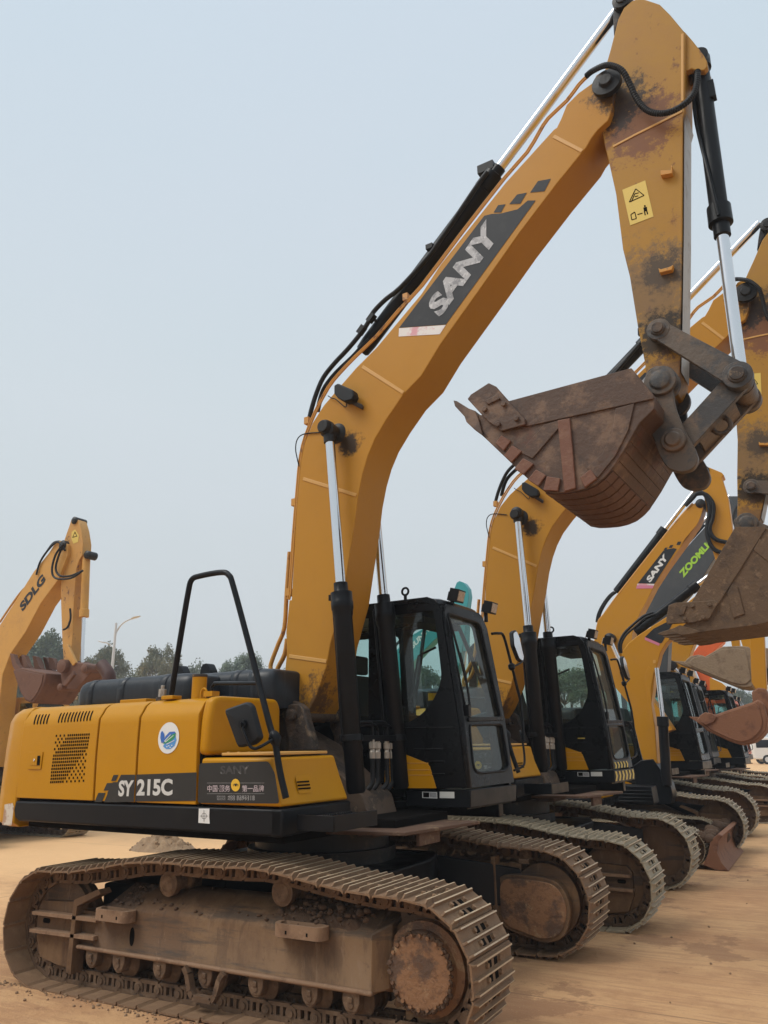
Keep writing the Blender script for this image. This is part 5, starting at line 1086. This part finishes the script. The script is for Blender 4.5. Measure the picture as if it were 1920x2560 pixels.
def others():
    # --- small excavator with blade
    y=7.2; r3=empty('mini_excavator',(.95,y,0),0,1.0)
    tag(r3,'small yellow excavator with dozer blade and curved boom, behind the striped cab machine','excavator','excavators parked in a row')
    sub=[]
    for o in FARUNDER_build(): 
        c=copy_tree(o,r3); c.matrix_local=Matrix.Scale(.62,4)@c.matrix_local; 
    for o in list(ROOT.children):
        k=kindname(o)
        if k in {'cab','lower_panel','cab_base','work_lamp','counterweight','side_door','engine_bay','side_skirt','engine_cover','storage_box'}:
            c=copy_tree(o,r3,SKIPSMALL); c.matrix_local=Matrix.Translation((-.55,.15,0))@Matrix.Scale(.68,4)@Matrix.Rotation(UY,4,'Z')
    traced(r3,'boom','yellow',FQ,[(470,955),(440,850),(380,600),(320,320),(268,50)]+[((x*.2652+1480-1480)/.2713,(yy*.2652+1280-1640)/.2713) for x,yy in((274,1400),(290,1310),(340,1240),(430,1165),(560,1080),(700,990),(900,850),(1250,570),(1330,590),(1340,660),(1000,960),(800,1150),(700,1235),(660,1300),(640,1340),(622,1420),(590,1530))]+[(560,330),(545,450),(580,650),(604,990),(560,1010)],y,.13)
    c=[(572,140),(520,95),(490,170),(488,260),(512,420),(540,600),(555,800),(572,985),(602,985),(579,650),(549,450),(543,310)]
    mb=MB(); mb.slab([at(FQ(*p),y=y-.131,fr='t') for p in c],(0,-.010,0)); addw(r3,mb.build('boom_rib','yellow',r3,bevel=.004))
    traced(r3,'swing_post','black',FQ,[(380,1010),(450,960),(560,950),(640,1060),(720,1180),(745,1280),(725,1365),(540,1370),(420,1250),(385,1130)],y,.18)
    mb=MB(); y_=6.25
    mb.prism([at(FQ(*p),y=y_,fr='t') for p in((235,1215),(255,1190),(545,1205),(572,1360),(560,1372),(330,1372),(245,1345))],y_,y_+.4)
    for k in range(4): mb.prism([at(FQ(*p),y=y_,fr='t') for p in((250,1232+32*k),(552,1236+33*k),(555,1250+33*k),(250,1246+32*k))],y_-.018,y_)
    addw(r3,mb.build('ribbed_tank','black',r3,bevel=.012))
    cylw(r3,FQ,(690,1200),(650,560),(595,110),y-.22,.075,.035); 
    cylw(r3,P2,(410,1135),(1000,680),(1380,400),y-.02,.075,.04)
    hosew(r3,P2,[(265,1330),(255,1250),(300,1150),(390,1060),(490,980),(580,945)],y-.05,.022); hosew(r3,P2,[(280,1330),(275,1250),(320,1160),(410,1080),(500,1000),(600,960)],y-.09,.018)
    sheetw(r3,[[(498,1190),(500,1180),(640,1240),(630,1262),(498,1205)]],P2,y-.134,'pink'); sheetw(r3,[[(500,1178),(580,1100),(760,1010),(760,1050),(660,1232),(640,1238)]],P2,y-.134,'decal')
    sheetw(r3,[[(575,1395),(600,1395),(600,1425),(575,1425)]],P2,y-.1465,'rim','round_mark')
    mb=MB(); b=[(2.20,.06),(2.36,.0),(2.52,-.0),(2.44,.1),(2.40,.22),(2.43,.36),(2.50,.44),(2.44,.46),(2.34,.38),(2.28,.2)]
    mb.prism([(p[0],p[1]+.005) for p in b],6.25,8.4); mb.mi=1
    for k in range(26): rnd=random.Random(k); mb.blob((2.28+rnd.uniform(-.1,.08),6.3+k*.08,.36+rnd.uniform(-.06,.06)),rnd.uniform(.05,.11),k)
    mb.mi=0
    for s in(-.5,.5): mb.box((1.9,y+s,.25),(.9,.1,.14))
    addw(r3,mb.build('dozer_blade',['bucketrose','mud'],r3,bevel=.01))
    traced(r3,'stick','yellow',FQ,[(1440,-520),(1570,-560),(1610,300),(1580,340),(1510,310),(1470,240)],y,.10)
    bucketw(r3,FQ,[(960,590),(1000,545),(1040,524),(1090,530),(1130,542),(1250,500),(1480,425),(1530,400),(1580,440),(1620,600),(1600,690),(1540,760),(1480,800),(1390,825),(1300,800),(1250,780),(1060,690),(1010,640)],[(888,558),(990,562),(1010,575),(1010,640),(960,605)],y,.42,'bucketrose',[(1480,430),(1470,330),(1530,290),(1600,300),(1640,420),(1640,600)])
    traced(r3,'side_cutter','bucketrose',FQ,[(990,550),(1040,518),(1100,528),(1150,560),(1120,610),(1050,640),(1000,610)],y-.44,.02)
    # --- mid-size machine, boom with dark decal
    y=9.56; r4=empty('excavator',(.524,y,0),0,1.0); tag(r4,'yellow crawler excavator with clean letter decal on boom, third large machine from the front','excavator','excavators parked in a row')
    body(r4,skip=SKIPSMALL,swap={'glassdirty':'glass'}); w=.2
    P4=[(640,2100),(480,1950),(300,1750),(140,1560),(60,1400),(22,1230),(55,1040),(95,985),(240,800),(400,590),(640,285),(830,60)]+[((Q2(a,b)[0]-1480)/.2652,(Q2(a,b)[1]-1280)/.2652) for a,b in((0,605),(110,512),(150,470),(195,430),(235,420),(268,450),(265,510),(240,600),(215,660),(190,705),(60,860),(0,960))]+[(960,160),(880,270),(700,520),(590,690),(430,1000),(380,1150),(370,1300),(420,1500),(560,1750),(760,2050)]
    traced(r4,'boom','yellow',P2,P4,y,w); pinw(r4,Q2,(235,455),y,w,.09); pinw(r4,P2,(165,1190),y,w+.14,.10)
    cylw(r4,P2,(420,1800),(300,1500),(170,1195),y-w-.09,.07,.045)
    cylw(r4,P2,(230,760),(690,160),(990,-230),y,.085,.045)
    for k,dx in enumerate((0,14)): hosew(r4,P2,[(60-dx,1040),(75-dx,960),(120-dx,870),(180-dx,790),(225-dx,755)],y-.1,.03)
    hosew(r4,P2,[(30,1220),(60,1040),(110,970),(240,790),(400,585),(640,282),(830,50),(950,-80)],y-w+.02,.022,'worn','oil_pipe')
    sheetw(r4,[[(432,672),(590,676),(800,348),(770,340),(745,345),(690,355),(672,365)],[(795,312),(830,310),(842,278),(808,280)],[(722,338),(752,338),(768,310),(738,312)],[(675,356),(700,356),(714,334),(690,336)]],P2,y-w-.004,'decal')
    sheetw(r4,[[(416,718),(575,712),(590,678),(430,674)]],P2,y-w-.004,'pinkstripe'); sheetw(r4,[[(416,722),(573,720),(583,692),(424,690)]],P2,y-w-.006,'pink')
    textw(r4,'SANY',P2,[(548,668),(722,428),(680,388),(508,632)],y-w-.008,'white',.05)
    S4=[(238,85),(250,45),(290,28),(340,40),(480,98),(508,130),(482,150),(525,290),(560,420),(600,720),(612,840),(640,1300),(880,2150),(960,2420),(900,2470),(820,2430),(600,1700),(410,1110),(370,980),(330,820),(322,640),(300,500),(262,310),(262,220)]
    traced(r4,'stick','yellow',Q2,S4,y,.15); pinw(r4,Q2,(270,80),y,.15,.11)
    for k in range(2): hosew(r4,Q2,[(60,480),(150,370),(230,325+k*18),(310,350+k*10),(360+k*22,470),(365+k*10,620),(325+k*18,720),(330+k*24,800),(400+k*20,880-k*8),(560,920-k*14)] if k else [(60,480),(140,400),(200,335),(270,340),(325,420),(340,560),(310,740),(330,880),(390,980),(490,1025)],y-.22,.04)
    bucketw(r4,P2,[(860,1425),(900,1380),(930,1358),(1000,1345),(1050,1352),(1060,1365),(1230,1268),(1400,1262),(1480,1272),(1520,1400),(1552,1600),(1500,1650),(1430,1655),(1350,1640),(1200,1580),(1100,1540),(980,1490),(900,1455)],[(758,1403),(880,1408),(910,1420),(900,1460),(850,1440)],y,.55,'buckettan',[(1470,1290),(1480,1450),(1560,1600),(1660,1600),(1660,1280)])
    mb=MB(); c=at(P2(1590,1530),y=y-.3,fr='t'); mb.cyl((c.x,y-.3,c.z),(c.x,y+.3,c.z),.16,n=20); addw(r4,mb.build('coupler','rubber',r4,bevel=.01))
    sheetw(r4,[[(895,990),(1005,995),(1005,945),(950,942),(950,965),(897,962)]],FQ,y+.372,'white','paper_label'); sheetw(r4,[[(908,1040),(955,1040),(955,1016),(906,1016)]],FQ,y+.372,'white','paper_label')
    # --- grey machine
    y=12.6; r5=empty('excavator',(.35,y,0),0,1.0); tag(r5,'dark grey crawler excavator with lime green lettering on its boom','excavator','excavators parked in a row')
    body(r5,skip=SKIPSMALL,swap={'hood':'greypaint','cabblack':'greypaint','rim':'greypaint'})
    P5=[(560,1100),(500,950),(640,640),(880,345),(1060,145),(1300,-120),(1360,-60),(1310,80),(1160,430),(1040,620),(800,900),(740,1000),(730,1100),(700,1700),(420,1700)]
    traced(r5,'boom','greypaint',P2,P5,y,.22)
    textw(r5,'ZOOMLION',P2,[(862,622),(1213,208),(1170,165),(815,572)],y-.226,'lime',.05)
    cylw(r5,P2,(300,1500),(640,480),(1300,-150),y+.1,.08,.05); hosew(r5,P2,[(880,320),(960,235),(1060,120)],y-.1,.03)
    traced(r5,'stick','greypaint',P2,[(1290,-150),(1380,-150),(1640,1500),(1560,1500)],y,.15)
    # --- yellow machine behind it, then the orange one
    y=14.6; r6=empty('excavator',(.85,y,0),0,.97); tag(r6,'yellow crawler excavator with black cab between the grey and the orange machines','excavator','excavators parked in a row')
    body(r6,skip=SKIPSMALL)
    traced(r6,'boom','yellow',P2,[(650,1700),(600,1500),(680,1320),(740,1240),(960,1010),(1200,760),(1330,700),(1250,860),(1000,1150),(930,1330),(900,1420),(960,1560),(1000,1700)],y,.2)
    cylw(r6,P2,(1000,1800),(930,1640),(750,1440),y-.3,.08,.05); pinw(r6,P2,(750,1445),y,.36,.12)
    traced(r6,'stick','yellow',P2,[(1230,760),(1330,720),(1420,1500),(1360,1500)],y,.15)
    sheetw(r6,[[(1270,930),(1350,930),(1348,890),(1310,890),(1308,905),(1270,908)]],FQ,y+.355,'white','paper_label'); sheetw(r6,[[(1282,962),(1315,962),(1315,945),(1282,945)]],FQ,y+.355,'white','paper_label')
    y=19.2; r7=empty('excavator',(.55,y,0),0,.97); tag(r7,'orange crawler excavator, farthest of the row, beside the white van','excavator','excavators parked in a row')
    body(r7,skip=SKIPSMALL,swap={'hood':'orange','rim':'orange','cabblack':'orange'})
    traced(r7,'boom','orange',P2,[(800,1800),(860,1560),(900,1500),(960,1320),(1020,1240),(1230,1000),(1330,960),(1240,1230),(1130,1330),(1100,1420),(1110,1500),(1150,1800)],y,.22)
    cylw(r7,P2,(1060,1700),(1010,1600),(960,1480),y-.3,.09,.05)
    traced(r7,'stick','yellow',P2,[(1110,1560),(1220,1610),(1330,1700),(1260,1760),(1110,1690)],y-1.0,.12)
    # --- pale yellow machine in the row behind, at the left
    y=4.6; r8=empty('excavator',(-11.45,y,0),0,.93); tag(r8,'pale yellow crawler excavator in the back row at left with scraped stick and rusty bucket','excavator','excavators in the back row')
    body(r8,skip=SKIPSMALL|{'side_door','engine_bay'},swap={'hood':'sdlg','cabblack':'sdlg','rim':'sdlg'}); w=.19
    traced(r8,'boom','sdlg',FL,[(-260,1560),(-120,1120),(-60,900),(0,715),(100,560),(200,400),(290,290),(330,225),(370,215),(400,240),(400,300),(370,380),(350,440),(240,590),(150,760),(60,890),(15,1010),(0,1150),(-40,1560)],y,w); pinw(r8,FL,(372,245),y,w,.11)
    textw(r8,'SDLG',FL,[(133,640),(272,452),(250,410),(113,598)],y-w-.005,'decal',.05)
    traced(r8,'stick','sdlgworn',FL,[(380,215),(410,130),(422,90),(445,78),(464,96),(480,150),(492,230),(488,300),(470,330),(452,380),(438,560),(428,800),(418,965),(400,985),(380,975),(368,800),(360,560),(360,330)],y,.11); pinw(r8,FL,(440,97),y,.13,.08)
    cylw(r8,FL,(512,310),(498,670),(485,940),y,.08,.036,'sdlg'); pinw(r8,FL,(515,300),y,.10,.085)
    for k in range(3): hosew(r8,FL,[(215,420),(235,350),(275,285),(320+6*k,228),(365,225+8*k),(385,255+10*k)],y-.12-.05*k,.02)
    for k in range(2): hosew(r8,FL,[(378,235),(350-20*k,300),(330-22*k,380+10*k),(355-24*k,425+15*k),(420,425+14*k),(490,395)],y-.25-.05*k,.022)
    hosew(r8,FL,[(0,700),(60,610),(130,515),(195,460),(215,420)],y-w+.02,.022,'sdlgworn','oil_pipe'); hosew(r8,FL,[(415,620),(418,680),(400,730),(375,745)],y-.17,.02)
    sheetw(r8,[[(425,165),(445,150),(468,185),(462,225),(435,235),(422,205)]],FL,y-.1145,'warn','warning_label'); sheetw(r8,[[(428,200),(444,162),(458,192)]],FL,y-.117,'gap','warning_sign'); sheetw(r8,[[(434,194),(444,172),(453,190)]],FL,y-.119,'warn','warning_sign')
    b8=bucketw(r8,FL,[(75,985),(130,970),(272,1002),(262,1060),(235,1120),(205,1165),(185,1182),(150,1165),(118,1115)],[(55,885),(75,890),(95,945),(130,990),(95,1000),(70,960)],y,.45,'rusted_bucket',[(350,960),(420,930),(530,950),(540,1000),(450,1100),(370,1100)])
    for k,(x0,y0) in enumerate(((118,900),(185,905),(252,905),(315,910))):
        mb=MB(); mb.prism([at(FL(x0+a,y0+b),y=y+.1,fr='t') for a,b in((0,0),(22,5),(40,40),(45,75),(5,70),(0,40))],y+.05+.1*k,y+.15+.1*k); mb.build('tooth','rusted_bucket',b8,bevel=.006)
    for p,r_ in(((365,960),.13),((500,975),.09),((355,1085),.07)): pinw(r8,FL,p,y,.3,r_,'rusted_bucket')
    traced(r8,'bucket_link','sdlgworn',FL,[(380,840),(400,830),(450,940),(430,960),(390,900)],y-.2,.03); traced(r8,'side_link','rusted_bucket',FL,[(430,990),(440,1010),(385,1080),(365,1070)],y-.3,.03)
    # --- teal machine far behind, seen above and through the front cab
    y=18.; r9=empty('excavator',(-9.2,y,0),0,1.0); tag(r9,'teal crawler excavator in the distance, its stick top rising behind the front cab','excavator','excavators in the back row')
    body(r9,skip=SKIPSMALL,swap={'hood':'teal','rim':'teal','cabblack':'greypaint'})
    traced(r9,'boom','teal',FK,[(250,1200),(330,860),(430,720),(570,560),(720,470),(950,300),(1000,330),(990,420),(800,590),(600,800),(500,930),(460,1100),(440,1250)],y,.22)
    textw(r9,'SUNWARD',FK,[(618,662),(895,362),(870,318),(600,620)],y-.226,'white',.04)
    traced(r9,'stick','teal',FK,[(960,330),(985,140),(1015,60),(1040,44),(1080,60),(1115,110),(1125,180),(1110,290),(1100,420),(1060,700),(1010,920),(985,915),(950,600),(925,440)],y,.16)
    cylw(r9,FK,(1112,300),(1098,680),(1070,900),y,.12,.05,'teal')
    hosew(r9,FK,[(400,700),(480,610),(570,520)],y-.1,.05); 
def FARUNDER_build():
    global FARUNDER
    if FARUNDER is None:
        tmp=empty('template'); make_undercarriage(tmp,cx=.1,flip=True,shoe_mat='trackgrey',shoes=False,detail=False); FARUNDER=list(tmp.children); FARUNDER_TMP.append(tmp)
    return FARUNDER
FARUNDER_TMP=[]
def drop(o):
    for c in list(o.children): drop(c)
    bpy.data.objects.remove(o)
# ------------------------------------------------------------------ trees, lamps, earth heap, van
def foliage_mat():
    for nm,c0,c1,tr in(('leaf_dark',(.052,.083,.046),(.11,.145,.078),.25),('leaf_mid',(.08,.105,.062),(.15,.165,.10),.25),('leaf_pale',(.13,.15,.092),(.22,.225,.145),.25)):
        m=bpy.data.materials.new(nm); m.use_nodes=True; nt=NT(m); p=nt.n['Principled BSDF']; oi=nt.new('ShaderNodeTexCoord')
        c=ramp(nt,noise(nt,oi.outputs['Object'],.9,4),[(.35,c0),(.65,c1)]); nt.link(c,p.inputs['Base Color']); p.inputs['Roughness'].default_value=.7; M[nm]=m
    M['bark']=mat('grey_bark',(.11,.085,.065),.9,bump=.5,bscale=12)
def tree_kind(seed,h,w,leaf,n,loose):
    """trunk forking into limbs that reach leaf clumps set through a broad dome"""
    rnd=random.Random(seed); tb=MB(); lf=MB(); C=[]
    for k in range(70):
        a=rnd.uniform(0,6.283); q=math.sqrt(rnd.random()); zt=h*(.60+.35*(1-q**2.6)); dp=abs(rnd.gauss(0,.10))*h
        C.append((V(math.cos(a)*w*.46*q,math.sin(a)*w*.46*q,max(zt-dp*rnd.choice([.2,.5,1,2]),h*.38)+rnd.uniform(-.02,.02)*h),w*rnd.uniform(.055,.105)*loose))
    fork=V(rnd.uniform(-.3,.3),rnd.uniform(-.3,.3),h*.3)
    tb.tube(catmull([V(0,0,-.1),V(.1,.05,h*.15),fork],4),[h*.022*(1-.04*i) for i in range(9)],n=8)
    mains=[]
    for k in range(6):
        a=k*1.05+rnd.uniform(-.3,.3); m=V(math.cos(a)*w*.2,math.sin(a)*w*.2,h*rnd.uniform(.5,.66)); mains.append(m)
        tb.tube(catmull([fork,(fork+m)/2+V(rnd.uniform(-.3,.3),rnd.uniform(-.3,.3),.3),m],4),[h*.012*(1-.07*i) for i in range(9)],n=6)
    for c,R0 in C:
        m=min(mains+[fork],key=lambda q:(q-c).length); tb.tube(catmull([m,(m+c)/2+V(rnd.uniform(-.3,.3),rnd.uniform(-.3,.3),rnd.uniform(-.2,.3)),c],3),[h*.005*(1-.1*i) for i in range(7)],n=5)
        for j in range(int(n/len(C))):
            d=V(rnd.gauss(0,1),rnd.gauss(0,1),rnd.gauss(0,.8)); d=d.normalized()*R0*rnd.uniform(.2,1.2); p=c+d; s=h*rnd.uniform(.008,.017)
            u=V(rnd.gauss(0,1),rnd.gauss(0,1),rnd.gauss(0,1)).normalized(); v=u.orthogonal().normalized()*s*rnd.uniform(.5,1); u=u*s
            lf.add([p-u,p-v*.7,p+u,p+v*.7],[(0,1,2,3)])
    return tb,lf
def make_tree(proto,name,p,h,w,label,rz,sx=1):
    t=empty(name,p,rz); tag(t,label,'tree','trees at the edge of the yard')
    H,W,a,b=proto
    for o in(a,b):
        c=o.copy(); col.objects.link(c); c.parent=t; c.scale=(w/W,w/W,h/H)
    return t
def scenery():
    foliage_mat(); protos=[]
    for i,(h,w,leaf,n,lo) in enumerate(((11,9,'leaf_dark',17000,1.0),(11,9,'leaf_pale',10500,.9),(10,9,'leaf_mid',13000,1.0))):
        tb,lf=tree_kind(31+i*7,h,w,leaf,n,lo); a=tb.build('trunk','bark'); b=lf.build('crown',leaf,smooth=False); protos.append((h,w,a,b))
    spec=[('broadleaf_tree',96,1363,135,0,72,'dark leafy tree rising behind the stick of the pale yellow excavator'),('broadleaf_tree',45,1412,90,2,78,'tree seen under the raised pale yellow boom at the left edge'),('broadleaf_tree',162,1432,80,2,84,'low dark tree right beside the pale yellow stick and its cylinder'),('broadleaf_tree',236,1392,110,1,66,'pale round tree standing behind the street lamp pole'),('broadleaf_tree',352,1394,112,1,64,'thin pale tree under the left leg of the tall handrail'),('broadleaf_tree',430,1430,105,2,76,'sparse low tree just right of the left handrail leg'),('broadleaf_tree',526,1406,105,0,70,'dense dark tree inside the right leg of the handrail'),('broadleaf_tree',295,1452,100,2,90,'low dark tree between the two pale round trees'),('broadleaf_tree',610,1446,80,2,84,'tree showing in the gap between the hood pipes and boom foot'),('broadleaf_tree',905,1436,115,0,60,'bushy dark tree seen through the side window of the front cab'),('broadleaf_tree',1050,1450,90,2,72,'tree seen through the windscreen of the front cab'),('broadleaf_tree',1222,1440,130,0,62,'tree seen through the side glass of the striped second cab'),('broadleaf_tree',1585,1484,70,0,95,'far small tree beyond the orange excavator'),('broadleaf_tree',470,1446,120,2,92,'far low tree above the black engine cover hinge'),('broadleaf_tree',385,1448,120,0,96,'far low tree behind the thin pale tree'),('broadleaf_tree',570,1440,110,2,94,'far tree at the right foot of the handrail')]
    for i,(nm,cx,top,w,k,d,lab) in enumerate(spec):
        F=1.15733; d0=CD*CF+CR*(cx*F-960)-CU*(top*F-1280); d0=d0/CF; p=CP+d0*d; ww=w*F*d/CF; make_tree(protos[k],nm,(p.x,p.y,0),p.z,ww*1.28,lab,i*1.3)
    for h,w,a,b in protos: bpy.data.objects.remove(a); bpy.data.objects.remove(b)
    # street lamp with two arms
    P=lambda x,y,d=38.:(lambda q:CP+(CD*CF+CR*(q[0]-960)-CU*(q[1]-1280))/CF*d)(FL(x,y))
    top=P(689,705); root=empty('street_lamp',(top.x,top.y,0)); tag(root,'pale tall street lamp with two curved arms standing before the trees','street lamp')
    loc=Vector((top.x,top.y,0)); mb=MB(); mb.cyl((0,0,0),(0,0,top.z),.11,.055,n=14); mb.build('pole','galv',root)
    for pts,hd in((((680,800),(692,755),(715,720),(745,695),(790,675)),((780,680),(830,666))),(((672,860),(660,838),(640,825),(618,818)),((622,820),(582,814)))):
        mb=MB(); Q=[P(*q)-loc for q in pts]; Q[0].x=0;Q[0].y=0; mb.tube(Q,.035,n=8,smooth=4); a=mb.build('arm','galv',root)
        A_,B_=P(*hd[0])-loc,P(*hd[1])-loc; mb=MB(); mb.loops([[A_+V(0,0,.03),A_+V(0,.1,0),A_+V(0,0,-.05),A_+V(0,-.1,0)],[(A_+B_)/2+V(0,0,.09),(A_+B_)/2+V(0,.17,.02),(A_+B_)/2+V(0,0,-.03),(A_+B_)/2+V(0,-.17,.02)],[B_+V(0,0,.05),B_+V(0,.09,.02),B_+V(0,0,0),B_+V(0,-.09,.02)]]); mb.build('lamp_head','galv',a,bevel=.02)
    if len(pts)>0:
        mb=MB(); mb.tube([P(683,770)-loc,P(700,745)-loc,P(722,712)-loc,P(740,700)-loc],.02,n=6,smooth=3); mb.build('brace','galv',root)
    # earth heap on the yard
    c=at((405,2122),z=0,fr='t'); mb=MB(); rnd=random.Random(4)
    from mathutils import noise as mn
    vs=[(0,0,.25)];fs=[]; nr,na=26,64
    for i_ in range(1,nr+1):
        for k in range(na):
            r_=.50*i_/nr; a=2*math.pi*k/na; x,y_=r_*1.25*math.cos(a),r_*math.sin(a); e=1-(i_/nr)**1.4
            vs.append((x,y_,.25*e+(mn.fractal(V(x*8,y_*8,2.),1.,2.,5)*.07+mn.fractal(V(x*24,y_*24,5.),1.,2.,3)*.02)*min(1,e*2.5)-.005))
    for k in range(na): fs.append((0,1+k,1+(k+1)%na))
    for i_ in range(nr-1):
        for k in range(na): a=1+i_*na; fs.append((a+k,a+(k+1)%na,a+na+(k+1)%na,a+na+k))
    mb.add(vs,fs)
    for k in range(90):
        a=rnd.uniform(0,6.28); r_=min(abs(rnd.gauss(0,.25)),.5); s=rnd.choice([.01,.014,.02,.028])*rnd.uniform(.7,1.2); mb.blob((r_*1.25*math.cos(a),r_*math.sin(a),max(.0,.25*(1-(r_/.5)**1.4))),s,k)
    o=mb.build('earth_heap','heap',None); o.location=(c.x,c.y,0); tag(o,'small heap of dry lumpy earth on the yard behind the front track','earth heap')
    # clods on the ground
    rnd=random.Random(9); mb=MB()
    for k in range(300):
        x=rnd.uniform(-2.0,1.2); y=-1.47-abs(rnd.gauss(.0,.07)); s=rnd.choice([.003,.005,.007,.011])*rnd.uniform(.7,1.2); mb.blob((x,y,s*.3),s,k)
    for k in range(90):
        x=rnd.uniform(-6,6); y=rnd.uniform(-3,9); s=rnd.uniform(.004,.014); mb.blob((x,y,s*.3),s,k)
    tag(mb.build('loose_clods','clod',None),kind='stuff')
    # white van
    a=at((1905,1911),z=0,fr='t'); d=(a-CP).normalized(); c=CP+(a-CP)*1.0
    root=empty('van',(a.x+1.5,a.y+1.2,0),R(20)); tag(root,'white van parked at the far right beyond the excavators','van')
    mb=MB(); mb.loops([[(x,s,z) for x,z in rr([(-2.3,.35),(2.3,.35),(2.35,.95),(1.75,1.15),(1.25,1.85),(-2.2,1.9),(-2.35,1.2)],.15)] for s in(-.85,.85)]); mb.build('body','white',root,bevel=.06)
    mb=MB()
    for s in(-.853,.853):
        for x0,x1 in((-2.1,-1.2),(-1.1,-.1),(0.,1.0)): mb.sheet([(x0,s,1.15),(x1,s,1.15),(x1-(.0 if x1<1 else .0),s,1.7),(x0,s,1.7)])
    mb.build('side_window','gap',root)
    mb=MB(); mb.sheet([(1.76,-.7,1.2),(1.76,.7,1.2),(1.32,.65,1.78),(1.32,-.65,1.78)]); mb.build('windscreen','gap',root)
    for x in(-1.45,1.45):
        for s in(-.78,.78):
            mb=MB(); mb.turn((x,s-.1,.33),(x,s+.1,.33),[(0,.2),(.0,.3),(.03,.33),(.17,.33),(.2,.3),(.2,.2)],n=24); wv=mb.build('wheel','rubber',root); mb=MB(); mb.cyl((x,s-.108,.33),(x,s+.108,.33),.19,n=18); mb.build('rim','galv',wv)
    for s in(-.6,.6):
        mb=MB(); mb.box((2.32,s,.82),(.08,.32,.18)); mb.build('headlight','lens',root,bevel=.02)
M['heap']=mat('pale_dry_earth',(.27,.175,.10),.95,layers=[((.38,.27,.165),5,.45,.7,.6,None),((.16,.11,.07),18,.5,.7,.6,None)],bump=.8,bscale=20)
M['clod']=mat('brown_clods',(.24,.145,.08),.95,layers=[((.32,.21,.12),5,.45,.7,.6,None)],bump=.6,bscale=20)
make_env(); make_haze()
ROOT=empty('excavator',(0,0,0))
tag(ROOT,'yellow crawler excavator in front with raised boom, rusty bucket and long side doors','excavator','excavators parked in a row')
make_undercarriage(ROOT,cx=.115)
MAIN=make_main(ROOT)
make_cab(ROOT)
second()
others()
scenery()
for t in FARUNDER_TMP: drop(t)
